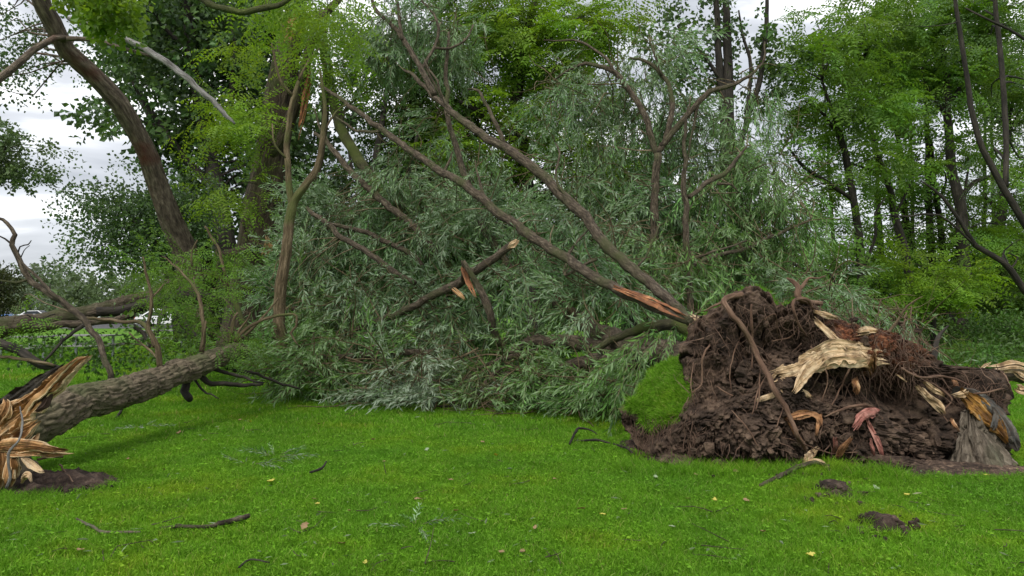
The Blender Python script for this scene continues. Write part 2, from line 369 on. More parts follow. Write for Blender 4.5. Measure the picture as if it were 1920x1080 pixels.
M_WILLOW = leaf_mat('willow_leaf', (0.026, 0.066, 0.018), (0.140, 0.250, 0.086), (0.235, 0.320, 0.20), 0.24, 0.42, (1.3, 1.5, 0.75), top=(0.29, 0.41, 0.235))
M_WILLOWG = leaf_mat('willow_leaf_fresh', (0.032, 0.080, 0.014), (0.135, 0.265, 0.060), (0.20, 0.30, 0.14), 0.28, 0.42, (1.4, 1.5, 0.6), top=(0.21, 0.35, 0.13))
M_SILVER = leaf_mat('willow_leaf_turned', (0.10, 0.155, 0.075), (0.21, 0.285, 0.165), (0.27, 0.335, 0.24), 0.18, 0.36, (1.3, 1.5, 0.9))
M_LOCUST = leaf_mat('locust_leaf', (0.052, 0.118, 0.014), (0.125, 0.235, 0.032), (0.11, 0.18, 0.05), 0.40, 0.5, (1.7, 1.6, 0.5))
M_LOCUSTB = leaf_mat('locust_leaf_bright', (0.075, 0.155, 0.012), (0.18, 0.30, 0.030), (0.15, 0.23, 0.05), 0.42, 0.5, (1.7, 1.6, 0.5))
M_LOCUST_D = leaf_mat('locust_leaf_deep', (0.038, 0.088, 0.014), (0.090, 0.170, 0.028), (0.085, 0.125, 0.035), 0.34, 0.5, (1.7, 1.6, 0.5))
M_POPLAR = leaf_mat('poplar_leaf', (0.030, 0.068, 0.018), (0.092, 0.165, 0.046), (0.07, 0.105, 0.06), 0.25, 0.4)
M_MAPLE = leaf_mat('maple_leaf', (0.075, 0.15, 0.015), (0.19, 0.30, 0.04), (0.17, 0.25, 0.06), 0.45, 0.45, (1.7, 1.6, 0.5))
M_FAR = leaf_mat('far_leaf', (0.055, 0.095, 0.035), (0.105, 0.155, 0.062), (0.10, 0.14, 0.07), 0.2, 0.6)
M_FARG = leaf_mat('far_willow_leaf', (0.095, 0.125, 0.085), (0.155, 0.19, 0.135), (0.14, 0.17, 0.12), 0.2, 0.6)
M_BUSH = leaf_mat('bush_leaf', (0.040, 0.095, 0.016), (0.085, 0.165, 0.030), (0.08, 0.13, 0.045), 0.25, 0.45)
M_TWIG = bark_mat('twig_bark', (0.07, 0.055, 0.032), (0.15, 0.12, 0.07), (0.24, 0.20, 0.125), 30, 0.3, 0.2)
M_BARK = bark_mat('willow_bark', (0.022, 0.016, 0.011), (0.090, 0.068, 0.046), (0.205, 0.165, 0.118), 30, 0.3, 1.0, (0.075, 0.085, 0.03), 0.45)
M_BARKM = bark_mat('mossy_bark', (0.02, 0.018, 0.010), (0.060, 0.055, 0.028), (0.12, 0.11, 0.06), 28, 0.3, 1.0, (0.085, 0.105, 0.025), 0.9)
M_BARKD = bark_mat('dark_bark', (0.010, 0.009, 0.007), (0.024, 0.020, 0.015), (0.050, 0.042, 0.032), 12, 0.2, 0.8)
M_BARKL = bark_mat('log_bark', (0.040, 0.031, 0.021), (0.120, 0.095, 0.062), (0.205, 0.165, 0.11), 26, 0.5, 0.55, (0.085, 0.090, 0.040), 0.75, dist=0.012)
M_BARKG = bark_mat('leaning_trunk_bark', (0.030, 0.022, 0.016), (0.105, 0.080, 0.057), (0.22, 0.18, 0.13), 16, 0.3, 1.0, (0.10, 0.035, 0.022), 0.25, dist=0.03)
M_BARKB = bark_mat('big_willow_bark', (0.022, 0.016, 0.011), (0.080, 0.060, 0.038), (0.15, 0.12, 0.08), 12, 0.16, 1.0, (0.06, 0.07, 0.022), 0.45, dist=0.05)
M_SILVERB = bark_mat('weathered_bare_wood', (0.06, 0.055, 0.05), (0.20, 0.19, 0.18), (0.36, 0.35, 0.335), 22, 0.15, 0.8)
M_STRIP = bark_mat('stripped_bark', (0.040, 0.028, 0.014), (0.110, 0.080, 0.043), (0.24, 0.18, 0.11), 22, 0.14, 0.9, (0.09, 0.10, 0.03), 0.5)
M_GREYB = bark_mat('grey_stump_bark', (0.045, 0.034, 0.024), (0.15, 0.122, 0.090), (0.28, 0.235, 0.18), 22, 0.16, 0.9, (0.10, 0.105, 0.06), 0.3, dist=0.02)
M_ORANGE = wood_mat('torn_orange_wood', [(0.28, (0.085, 0.040, 0.016)), (0.42, (0.25, 0.125, 0.045)), (0.55, (0.40, 0.225, 0.092)), (0.70, (0.56, 0.38, 0.20))], 55, 1.0, edge=(0.66, 0.50, 0.30))
M_PALE = wood_mat('torn_pale_wood', [(0.30, (0.10, 0.055, 0.028)), (0.42, (0.34, 0.22, 0.11)), (0.52, (0.55, 0.40, 0.24)), (0.66, (0.70, 0.57, 0.38))], 40, 1.0)
M_PEEL = wood_mat('peeled_red_wood', [(0.32, (0.06, 0.022, 0.012)), (0.45, (0.19, 0.075, 0.032)), (0.56, (0.33, 0.14, 0.060)), (0.70, (0.50, 0.27, 0.13))], 30, 0.6)
M_PINK = wood_mat('pink_root_wood', [(0.34, (0.10, 0.036, 0.028)), (0.48, (0.30, 0.115, 0.090)), (0.62, (0.50, 0.25, 0.20))], 20, 0.6)
M_ROOT = bark_mat('root_bark', (0.055, 0.028, 0.018), (0.125, 0.072, 0.046), (0.21, 0.135, 0.09), 24, 0.15, 0.5)
M_ROOTF = bark_mat('fine_root', (0.045, 0.025, 0.017), (0.12, 0.072, 0.05), (0.26, 0.17, 0.115), 24, 0.15, 0.2)
M_SOIL = soil_mat('wet_soil', [(0.30, (0.014, 0.009, 0.006)), (0.46, (0.045, 0.029, 0.020)), (0.60, (0.095, 0.064, 0.044)), (0.75, (0.17, 0.122, 0.086))],
                  [(0.3, (0.022, 0.008, 0.005)), (0.5, (0.085, 0.030, 0.014)), (0.7, (0.20, 0.085, 0.038))])
M_BARE = soil_mat('bare_soil', [(0.30, (0.014, 0.009, 0.007)), (0.52, (0.045, 0.030, 0.023)), (0.72, (0.11, 0.078, 0.058))], scale=16)
M_MULCH = soil_mat('chipped_soil', [(0.32, (0.022, 0.014, 0.010)), (0.5, (0.075, 0.050, 0.036)), (0.62, (0.16, 0.11, 0.075)), (0.72, (0.32, 0.24, 0.15))], scale=22)
M_CAVITY = wood_mat('rotten_orange_wood', [(0.3, (0.03, 0.014, 0.006)), (0.45, (0.14, 0.065, 0.014)), (0.56, (0.32, 0.16, 0.03)), (0.7, (0.38, 0.30, 0.16))], 22, 0.9)
M_CUT = wood_mat('weathered_cut_wood', [(0.3, (0.022, 0.022, 0.020)), (0.48, (0.06, 0.058, 0.052)), (0.64, (0.15, 0.145, 0.12))], 24, 0.7)
M_PUNK = wood_mat('punky_wood', [(0.3, (0.05, 0.02, 0.01)), (0.45, (0.18, 0.08, 0.035)), (0.58, (0.42, 0.22, 0.10)), (0.7, (0.6, 0.42, 0.25))], 24, 0.9)

# ------------------------------------------------------------------ foliage
def leaf_quads(b, d, n, Ln, Wd, fold=0.12):
    s = unit(np.cross(d, n)); n = np.cross(s, d)
    m = b + d * (Ln * 0.45)[:, None] - n * (Ln * fold * 0.5)[:, None]
    tip = b + d * Ln[:, None] - n * (Ln * fold * 1.6)[:, None] * 0.6
    w = (Wd / 2)[:, None]; up = n * (Wd * 0.22)[:, None]
    return np.stack([b, m + s * w + up, tip, m - s * w + up], 1)
def rnd_dirs(rng, k): return unit(rng.normal(size=(k, 3)))
def spray_willow(rng, L=0.75, nl=24, ll=(0.11, 0.20), ww=0.185):
    x = np.linspace(0.08, 1.0, nl); ang = x * 0
    c = np.stack([L * x, 0.10 * L * np.sin(x * 2.6 + rng.uniform(0, 6)) * x, -0.16 * L * x ** 2], -1)
    t = unit(np.gradient(c, axis=0)); ph = np.arange(nl) * 2.4 + rng.uniform(0, 6)
    side = np.stack([ph * 0, np.cos(ph), np.sin(ph)], -1)
    d = unit(t * 0.75 + side * rng.uniform(0.35, 0.75, (nl, 1)) + rng.normal(size=(nl, 3)) * 0.12 + np.array((0, 0, -0.12)))
    n = unit(np.cross(d, np.cross(side, d)) + rng.normal(size=(nl, 3)) * 0.35)
    Ln = rng.uniform(*ll, nl) * (1 - 0.35 * x ** 3)
    v = leaf_quads(c, d, n, Ln, Ln * ww)
    k = np.array((0, nl // 3, 2 * nl // 3, nl - 1)); w = np.array((0, 0.0022, 0))[None]
    st = np.array([0.0045, 0.0035, 0.0025, 0.001])[:, None]
    cc = np.vstack([np.zeros((1, 3)), c[k[1:]]])
    tw = np.stack([cc + st * np.array((0, 1, 0.0)), cc + st * np.array((0, -0.6, 0.8)), cc + st * np.array((0, -0.6, -0.8))], 1)
    return v, tw
def spray_locust(rng, L=0.5, nf=6, nl=10, leaf=0.06, fl=0.24):
    vs = []
    for k in range(nf):
        x = 0.15 + 0.85 * k / (nf - 1); b = np.array((L * x, 0.04 * math.sin(k * 1.7), -0.10 * L * x * x))
        a = (1 if k % 2 else -1) * rng.uniform(0.5, 1.1) * (1 - 0.7 * (k == nf - 1))
        fd = unit(np.array((math.cos(a), math.sin(a), rng.uniform(-0.35, 0.05))))
        sd = unit(np.cross((0, 0, 1), fd)); up = np.cross(fd, sd)
        ln = fl * rng.uniform(0.8, 1.2)
        u = np.repeat(np.linspace(0.15, 1, nl // 2), 2); sg = np.tile((1.0, -1.0), nl // 2)
        bb = b + fd * (u * ln)[:, None] - np.array((0, 0, 1.0)) * (0.25 * ln * u ** 2)[:, None]
        dd = unit(sd * sg[:, None] + fd * 0.35 + rng.normal(size=(nl, 3)) * 0.15 - np.array((0, 0, 0.25)))
        nn = unit(up + rng.normal(size=(nl, 3)) * 0.2)
        q = leaf * rng.uniform(0.8, 1.2, nl)
        vs.append(leaf_quads(bb, dd, nn, q, q * 0.45))
    return np.concatenate(vs), None
def spray_poplar(rng, L=0.45, nl=13, leaf=0.085, asp=0.85):
    x = np.linspace(0.1, 1, nl); ph = np.arange(nl) * 2.4
    c = np.stack([L * x, 0.05 * np.cos(ph), 0.05 * np.sin(ph)], -1)
    d = unit(np.stack([0.5 + x * 0, np.cos(ph), np.sin(ph)], -1) + rng.normal(size=(nl, 3)) * 0.3 + np.array((0, 0, -0.35)))
    c = c + d * 0.04
    n = unit(rng.normal(size=(nl, 3)) * 0.6 + np.array((0, 0, 0.8)))
    q = leaf * rng.uniform(0.75, 1.2, nl)
    return leaf_quads(c, d, n, q, q * asp, 0.05), None
def make_templates(fn, k, seed, **kw):
    rng = np.random.default_rng(seed)
    return [fn(rng, **kw) for _ in range(k)]
TPL = {
    'willow': make_templates(spray_willow, 6, 1),
    'willow_far': make_templates(spray_willow, 5, 2, L=0.9, nl=20, ll=(0.16, 0.26), ww=0.2),
    'locust': make_templates(spray_locust, 5, 3),
    'locust_far': make_templates(spray_locust, 5, 4, L=0.8, nf=6, nl=8, leaf=0.155, fl=0.38),
    'poplar': make_templates(spray_poplar, 5, 5),
    'poplar_far': make_templates(spray_poplar, 5, 6, L=0.7, nl=13, leaf=0.20),
    'maple': make_templates(spray_poplar, 5, 15, L=0.16, nl=12, leaf=0.085, asp=0.95),
    'tree_far': make_templates(spray_poplar, 5, 8, L=1.5, nl=14, leaf=0.55, asp=0.7),
    'bush': make_templates(spray_poplar, 5, 9, L=0.4, nl=14, leaf=0.12, asp=0.5),
}
def rot_from(x, up, rng, roll):
    """rotation matrices with local X along x and local Z as near up as roll allows"""
    k = len(x); z = unit(up + rng.normal(size=(k, 3)) * roll)
    y = unit(np.cross(z, x)); z = np.cross(x, y)
    return np.stack([x, y, z], -1)
def place_sprays(mb, kind, pos, dirs, scale, rng, roll=0.4, lc=None):
    tp = TPL[kind]; which = rng.integers(0, len(tp), len(pos))
    up = np.tile(np.array((0, 0, 1.0)), (len(pos), 1))
    M = rot_from(dirs, up, rng, roll) * scale[:, None, None]
    for t, (lv, tw) in enumerate(tp):
        m = which == t
        if not m.any(): continue
        nl = len(lv); A = M[m]; Q = pos[m]; k = len(Q)
        v = np.einsum('kij,nj->kni', A, lv.reshape(-1, 3)) + Q[:, None]
        base = (rng.uniform(0, 1, k) if lc is None else np.asarray(lc)[m])
        c = np.clip(np.repeat(base, nl) * 0.7 + rng.uniform(-0.1, 0.4, k * nl), 0, 1)
        mb.add(v.reshape(-1, 3), np.arange(k * nl * 4).reshape(-1, 4), lc=np.repeat(c, 4), mat=0, smooth=False)
        if tw is not None:
            ns = len(tw); v = np.einsum('kij,nj->kni', A, tw.reshape(-1, 3)) + Q[:, None]
            i = np.arange(ns - 1)[:, None] * 3; j = np.arange(3)[None]
            q = np.stack([i + j, i + (j + 1) % 3, i + 3 + (j + 1) % 3, i + 3 + j], -1).reshape(-1, 4)
            q = (np.arange(k)[:, None, None] * ns * 3 + q[None]).reshape(-1, 4)
            mb.add(v.reshape(-1, 3), q, mat=1)
def blob(px, py, d, rx, ry, rd=None):
    c = P(px, py, d); a = rx * d / F; b = ry * d / F
    return c, np.array((a, rd if rd else 0.8 * min(a, b) + 0.2 * max(a, b), b))
DENS = {'willow': 1.5, 'willow_far': 2.0, 'locust': 1.7, 'locust_far': 2.1, 'poplar': 1.9, 'maple': 2.2, 'poplar_far': 2.5, 'tree_far': 3.0, 'bush': 1.5}
def foliage(mb, kind, blobs, dens, rng, clump=0.45, per=10, flat=0.6, droop=0.35, out=0.7, roll=0.4, size=1.0, zmin=0.05):
    """sprays gathered in clumps through ellipsoids [(px, py, depth, rx px, ry px, depth radius m)]; returns the clump centres"""
    cents = []
    for bl in blobs:
        dm = bl[6] if len(bl) > 6 else 1.0
        c, r = blob(*bl[:6]) if len(bl) > 5 else blob(*bl)
        n = max(per, int(DENS[kind] * dens * dm * math.pi * r[0] * r[2])); nc = max(3, n // per)
        u = rnd_dirs(rng, nc) * (rng.uniform(0.02, 1, nc) ** 0.42)[:, None]
        cc = c + u * r
        cc[:, 2] = np.maximum(cc[:, 2], zmin + 0.05)
        cents.append(cc)
        pos = np.repeat(cc, per, 0); o = np.repeat(unit(u * (1 / r)), per, 0)
        base = np.repeat(rng.uniform(0, 1, nc), per)
        k = len(pos); g = rng.normal(size=(k, 3)) * clump * np.array((1, 1, flat))
        pos = pos + g; pos[:, 2] = np.where(pos[:, 2] < zmin, zmin + rng.uniform(0, 0.2, k), pos[:, 2])
        if kind.startswith('willow'):
            cd = np.repeat(rng.normal(size=(nc, 3)) * 0.5 + np.array((0, -0.1, -0.15)), per, 0)
            dr = unit(o * out * 0.6 + cd + unit(g) * 0.3 + rng.normal(size=(k, 3)) * 0.22 + np.array((0, 0, -droop)))
        else: dr = unit(o * out * 0.6 + unit(g) * 0.7 + rng.normal(size=(k, 3)) * 0.35 + np.array((0, 0, -droop)))
        low = (pos[:, 2] < 0.35) & (dr[:, 2] < -0.1); dr[low, 2] *= -0.15; dr = unit(dr)
        place_sprays(mb, kind, pos, dr, size * rng.uniform(0.7, 1.25, k), rng, roll, np.clip(base * 0.8 + rng.uniform(0, 0.2, k), 0, 1))
    return np.concatenate(cents)
def twigs_to(mb, skel, cents, rng, r0=0.02, seg=4, keep=1.0, sag=0.1, mat=0):
    """thin branches from the nearest point of the limbs to each clump"""
    skel = np.asarray(skel)
    for c in cents:
        if rng.random() > keep: continue
        d = np.linalg.norm(skel - c, axis=1) + np.maximum(0, skel[:, 2] - c[2] + 0.2) * 0.9
        a = skel[int(np.argmin(d))]; L = np.linalg.norm(c - a)
        if L < 0.15: continue
        m1 = a + (c - a) * 0.35 + np.array((0, 0, sag * L)) + rng.normal(size=3) * 0.07 * L
        m2 = a + (c - a) * 0.72 + np.array((0, 0, sag * 0.6 * L)) + rng.normal(size=3) * 0.06 * L
        r = r0 * (0.6 + 0.25 * L)
        tube(mb, [a, m1, m2, c], [r, r * 0.75, r * 0.5, r * 0.2], seg, max(0.2, L / 7), cap=False, mat=mat, seed=int(rng.integers(999)))
def up_tree(name, label, cat, trunks, blobs, kind, leaf, bark, dens, seed, group=None, clump=0.5, per=9, flat=0.45, droop=0.1, twig=0.03, size=1.0, roll=0.3, seg=10, fur=0.0, rough=0.12, out=0.7, keep=0.7, wk=1.0):
    """a standing tree; trunks = [[(px, py, depth, width px), ...], ...], the first is the trunk, the others limbs"""
    rng = np.random.default_rng(seed)
    p0 = P(*trunks[0][0][:3]); root = thing(name, label, cat, (p0[0], p0[1], 0), group)
    skel = []
    for i, tr in enumerate(trunks):
        p, r = px_pts(tr, wk); mb = MB()
        pp, _ = tube(mb, p, r, seg if i == 0 else max(6, seg - 3), 0.25, wob=0.06, rough=rough, seed=seed + i, fur=fur if i == 0 else 0.0)
        skel.append(pp); mb.build('trunk' if i == 0 else 'limb', bark, root)
    if blobs:
        fm = MB(); cents = foliage(fm, kind, blobs, dens, rng, clump, per, flat, droop, out, roll, size)
        tm = MB(); twigs_to(tm, np.concatenate(skel), cents, rng, twig, keep=keep)
        if tm.n: tm.build('branches', bark, root, kind='stuff')
        fm.build('crown', [leaf, M_TWIG], root)
    return root

# ------------------------------------------------------------------ the ground
def hgt(x, y):
    q = np.stack([np.asarray(x) * 0.35, np.asarray(y) * 0.35, np.zeros_like(np.asarray(x, float))], -1)
    return 0.035 * fbm(q, 51, 3)
SOIL_PATCHES = []
def in_patch(x, y, grow=0.0):
    m = np.zeros(np.shape(x), bool)
    for cx, cy, rx, ry, sd in SOIL_PATCHES:
        a = np.arctan2((y - cy) / ry, (x - cx) / rx); e = 1 + 0.28 * fbm(np.stack([np.cos(a) * 1.6, np.sin(a) * 1.6, a * 0 + sd], -1), sd, 3)
        m |= ((x - cx) / (rx + grow)) ** 2 + ((y - cy) / (ry + grow)) ** 2 < e ** 2
    return m
def build_lawn():
    xs = np.concatenate([-np.geomspace(700, 14, 26), np.linspace(-13.5, 13.5, 109), np.geomspace(14, 700, 26)])
    ys = np.concatenate([[-40, -10, 0, 2.0], np.linspace(3, 22, 96), np.geomspace(22.5, 1200, 30)])
    X, Y = np.meshgrid(xs, ys); Z = hgt(X, Y) - 0.004
    Z = np.where(Y > 60, 0.0, Z)
    n = len(xs); i = np.arange(len(ys) - 1)[:, None] * n; j = np.arange(n - 1)[None]
    q = np.stack([i + j, i + j + 1, i + n + j + 1, i + n + j], -1).reshape(-1, 4)
    m, nt, N, L = nodes('lawn_ground')
    out = N('ShaderNodeOutputMaterial'); g = N('ShaderNodeNewGeometry')
    a = N('ShaderNodeTexNoise'); a.inputs['Scale'].default_value = 0.5; a.inputs['Detail'].default_value = 6; L(g.outputs['Position'], a.inputs['Vector'])
    f = N('ShaderNodeTexNoise'); f.inputs['Scale'].default_value = 26; f.inputs['Detail'].default_value = 5; L(g.outputs['Position'], f.inputs['Vector'])
    ad = N('ShaderNodeMath'); ad.operation = 'MULTIPLY_ADD'; L(a.outputs[0], ad.inputs[0]); ad.inputs[1].default_value = 0.6
    h = N('ShaderNodeMath'); h.operation = 'MULTIPLY'; L(f.outputs[0], h.inputs[0]); h.inputs[1].default_value = 0.4; L(h.outputs[0], ad.inputs[2])
    r = ramp(N, [(0.32, (0.040, 0.100, 0.006)), (0.5, (0.080, 0.190, 0.010)), (0.68, (0.13, 0.25, 0.018))]); L(ad.outputs[0], r.inputs[0])
    b = N('ShaderNodeBsdfPrincipled'); b.inputs['Roughness'].default_value = 0.9; b.inputs['Specular IOR Level'].default_value = 0.15; L(r.outputs[0], b.inputs['Base Color'])
    bp = N('ShaderNodeBump'); bp.inputs['Strength'].default_value = 0.7; bp.inputs['Distance'].default_value = 0.03; L(f.outputs[0], bp.inputs['Height']); L(bp.outputs[0], b.inputs['Normal'])
    L(b.outputs[0], out.inputs[0])
    mb = MB(); mb.add(np.stack([X, Y, Z], -1).reshape(-1, 3), q); mb.build('lawn', m, kind='structure')
build_lawn()

def soil_patch(name, px, py, rxp, ryp, mat, seed, height=0.05, rough=0.03, n=70):
    """a patch of bare earth on the lawn (thing-free setting), given by its centre and half sizes in metres"""
    c = G(px, py); SOIL_PATCHES.append((c[0], c[1], rxp, ryp, seed))
    a = np.linspace(0, 2 * math.pi, n, endpoint=False); rr = np.linspace(0, 1, 22)
    e = 1 + 0.28 * fbm(np.stack([np.cos(a) * 1.6, np.sin(a) * 1.6, a * 0 + seed], -1), seed, 3) + 0.10 * fbm(np.stack([np.cos(a) * 9, np.sin(a) * 9, a * 0], -1), seed, 2)
    X = c[0] + np.outer(rr, np.cos(a) * e) * rxp; Y = c[1] + np.outer(rr, np.sin(a) * e) * ryp
    q = np.stack([X * 7, Y * 7, X * 0 + seed], -1); d1, d2 = worley(q * 1.6, seed)
    Z = hgt(X, Y) + 0.006 + (1 - rr[:, None] ** 2) * height + rough * (fbm(q, seed, 5, 0.6) + 0.9 * (0.6 - d1)) * np.minimum(1, (1 - rr[:, None]) * 5 + 0.15)
    i = np.arange(21)[:, None] * n; j = np.arange(n)[None]
    f = np.stack([i + j, i + n + j, i + n + (j + 1) % n, i + (j + 1) % n], -1).reshape(-1, 4)
    mb = MB(); mb.add(np.stack([X, Y, Z], -1).reshape(-1, 3), f, lc=0.0)
    o = mb.build(name, mat, kind='structure'); return o
soil_patch('soil_patch', 100, 908, 0.60, 0.44, M_BARE, 3, 0.09, 0.07)
soil_patch('soil_patch', 1575, 934, 0.13, 0.17, M_BARE, 5, 0.05, 0.05)
soil_patch('soil_patch', 1662, 996, 0.16, 0.09, M_BARE, 8, 0.06, 0.05)
soil_patch('soil_patch', 1512, 926, 0.07, 0.07, M_BARE, 11, -0.05, 0.02)
soil_patch('mulch_patch', 1770, 880, 1.05, 0.36, M_MULCH, 14, 0.05, 0.03)
soil_patch('soil_patch', 1420, 864, 1.32, 0.30, M_BARE, 17, 0.06, 0.05)
soil_patch('soil_patch', 1215, 838, 0.36, 0.42, M_BARE, 23, 0.03, 0.05)
soil_patch('soil_patch', 1660, 868, 0.8, 0.3, M_BARE, 19, 0.04, 0.05)

# ------------------------------------------------------------------ the uprooted willow: root plate, trunk, boughs
OUTLINE = [(1276, 670), (1284, 640), (1300, 610), (1325, 590), (1347, 578), (1366, 560), (1390, 545), (1420, 537), (1444, 548), (1456, 572), (1480, 567), (1510, 558), (1532, 582),
           (1560, 600), (1600, 620), (1640, 622), (1680, 638), (1720, 660), (1748, 684), (1800, 688), (1866, 694), (1882, 730), (1893, 780), (1898, 830), (1860, 858), (1780, 868),
           (1700, 878), (1640, 880), (1580, 890), (1540, 888), (1480, 882), (1400, 880), (1330, 878), (1270, 868), (1238, 850), (1226, 822), (1262, 790), (1284, 740)]
def plate_depth(px, py):
    return 8.35 - 0.55 * (py - 540) / 340.0 + 0.00035 * abs(px - 1450)
DENTS = [(1660, 728, 46, 0.55), (1772, 722, 45, 0.36), (1535, 866, 32, 0.40), (1425, 650, 55, 0.20), (1480, 640, 30, 0.2), (1330, 740, 40, 0.12), (1580, 740, 25, 0.2), (1520, 735, 36, 0.16), (1345, 690, 50, 0.08), (1706, 790, 42, 0.22), (1500, 650, 40, 0.16),
         (1640, 660, 55, -0.22), (1700, 690, 45, -0.16), (1500, 590, 45, -0.12), (1420, 840, 90, -0.18), (1600, 800, 60, -0.14), (1810, 760, 50, 0.15), (1425, 575, 35, -0.08)]
def plate_front(px, py):
    """depth of the earth face at a pixel before its fine relief"""
    d = plate_depth(px, py) - 0.30
    for x, y, r, a in DENTS: d = d + a * np.exp(-((px - x) ** 2 + (py - y) ** 2) / (2 * r * r) * 2)
    return d
def build_root_plate():
    root = thing('uprooted_willow', 'uprooted willow with a tall earthy root plate and its trunk lying among green boughs', 'fallen tree', P(1480, 870, 8.0) * np.array((1, 1, 0)))
    o = np.array(OUTLINE, float); c = np.array((1500.0, 735.0))
    ang = np.arctan2(o[:, 1] - c[1], o[:, 0] - c[0]); rad = np.linalg.norm(o - c, axis=1); k = np.argsort(ang)
    na, nr, nb = 460, 170, 40
    th = np.linspace(-math.pi, math.pi, na, endpoint=False)
    Rr = np.interp(th, np.concatenate((ang[k] - 2 * math.pi, ang[k], ang[k] + 2 * math.pi)), np.tile(rad[k], 3))
    Rr = Rr * (1 + 0.035 * fbm(np.stack([np.cos(th) * 14, np.sin(th) * 14, th * 0], -1), 4, 4))
    r = np.concatenate([np.linspace(0.004, 1, nr), np.linspace(0.985, 0.02, nb)])
    back = np.concatenate([np.zeros(nr), np.ones(nb)]); rc = np.concatenate([np.linspace(0, 1, nr), np.ones(nb)])
    PX = c[0] + np.outer(r, Rr * np.cos(th)); PY = c[1] + np.outer(r, Rr * np.sin(th))
    edge = np.sqrt(np.clip(1 - r ** 6, 0, 1))[:, None]
    D = np.where(back[:, None] > 0, plate_depth(PX, PY) + 0.55 * np.sqrt(np.clip(1 - r ** 4, 0, 1))[:, None] + 0.12,
                 plate_depth(PX, PY) + 0.12 + (plate_front(PX, PY) - plate_depth(PX, PY) - 0.12) * edge)
    u, rr = 540.0 - PY, PX - 960.0
    yy = F * math.cos(PITCH) - u * math.sin(PITCH); zz = F * math.sin(PITCH) + u * math.cos(PITCH)
    V = np.stack([rr * D / yy, D, CAMZ + zz * D / yy], -1)
    d1, d2 = worley(V * np.array((11, 11, 15.0)) + 0.6 * np.stack([fbm(V * 6 + 4 * q, q, 2) for q in range(3)], -1), 2); e1, e2 = worley(V * 22.0, 6)
    low = np.clip((PY - 740) / 90, 0, 1)
    disp = 0.17 * fbm(V * 2.4, 1, 4) + 0.12 * (0.35 - np.abs(fbm(V * 5.5, 9, 5, 0.62))) + (0.03 + 0.05 * low) * np.minimum(d2 - d1, 0.35) * 2 + 0.045 * fbm(V * 26, 41, 4, 0.75)
    cre = np.maximum(0, 0.12 - np.abs(fbm(V * 3.1 + 9, 23, 3))) * 1.8
    disp = disp - cre
    fr = (1 - back)[:, None]
    V[..., 1] -= disp * (0.35 + 0.65 * fr)
    side = unit(np.stack([PX - c[0], -(PY - c[1])], -1))
    V[..., 0] += 0.5 * disp * side[..., 0] * (r[:, None] > 0.5); V[..., 2] += 0.5 * disp * side[..., 1] * (r[:, None] > 0.5)
    V[..., 2] = np.maximum(V[..., 2], -0.05)
    rot = np.exp(-(((PX - 1668) / 75) ** 2 + ((PY - 672) / 55) ** 2)) + 0.7 * np.exp(-(((PX - 1605) / 50) ** 2 + ((PY - 640) / 28) ** 2)) + 0.5 * np.exp(-(((PX - 1560) / 40) ** 2 + ((PY - 600) / 30) ** 2))
    n = na; i = np.arange(len(r) - 1)[:, None] * n; j = np.arange(n)[None]
    q = np.stack([i + j, i + (j + 1) % n, i + n + (j + 1) % n, i + n + j], -1).reshape(-1, 4)[:, ::-1]
    mb = MB(); mb.add(V.reshape(-1, 3), q, lc=np.clip(rot, 0, 1).reshape(-1))
    plate = mb.build('root_plate', M_SOIL, root)
    # the soil under the lifted turf at the left, with its turf flap
    rng = np.random.default_rng(5)
    A = [(1172, 756), (1192, 772), (1222, 796), (1252, 784), (1294, 780)]; Bt = [(1160, 766), (1176, 802), (1202, 842), (1245, 873), (1300, 878)]
    U = np.linspace(0, 1, 90); T = np.linspace(0, 1, 70)
    def along(l, u): l = np.array(l, float); x = np.linspace(0, 1, len(l)); return np.stack([np.interp(u, x, l[:, 0]), np.interp(u, x, l[:, 1])], -1)
    a, b = along(A, U), along(Bt, U)
    da = 8.55 - 0.65 * U
    V = np.zeros((70, 90, 3))
    for ti, t in enumerate(T):
        q = a + (b - a) * t
        for ui in range(90):
            de = min(da[ui] + 0.05, 2190.0 / max(b[ui, 1] - 580, 1)); dd = da[ui] * (1 - t) + de * t + 0.16 * math.sin(math.pi * t)
            V[ti, ui] = P(q[ui, 0], q[ui, 1], dd)
    nz = np.stack([fbm(V * 6 + 3 * q, 12 + q, 5, 0.65) for q in range(3)], -1); V += nz * np.array((0.07, -0.13, 0.07)); V[..., 2] = np.maximum(V[..., 2], -0.03)
    i = np.arange(69)[:, None] * 90; j = np.arange(89)[None]
    mb = MB(); mb.add(V.reshape(-1, 3), np.stack([i + j, i + j + 1, i + 91 + j, i + 90 + j], -1).reshape(-1, 4)[:, ::-1], lc=0.0)
    mb.build('soil_overhang', M_SOIL, root)
    # turf: a curved sheet from the lip (A) up to the plate's left edge
    top = [(1222, 694), (1240, 684), (1256, 676), (1272, 668), (1286, 664)]
    tp = along(top, U); V = np.zeros((60, 90, 3)); TT = np.linspace(0, 1, 60)
    for ti, t in enumerate(TT):
        q = a + (tp - a) * t + np.outer(np.sin(math.pi * U) * 0, (0, 0)) + np.array((8 * math.sin(math.pi * t), 0)) + np.stack([U * 0, (9 * fbm(np.stack([U * 7, U * 0, U * 0 + 3], -1), 5, 3) + 5 * fbm(np.stack([U * 22, U * 0, U * 0 + 3], -1), 6, 2)) * max(0, 1 - t * 3)], -1)
        for ui in range(90):
            V[ti, ui] = P(q[ui, 0], q[ui, 1], da[ui] - 0.05 + 0.75 * t - 0.25 * U[ui] * t - 0.10 * math.sin(math.pi * t))
    V += 0.05 * np.stack([fbm(V * 5 + 7 * q, 31 + q, 3) for q in range(3)], -1)
    i = np.arange(59)[:, None] * 90
    TURF = V
    mb = MB(); back = V + np.array((0.02, 0.10, -0.06))
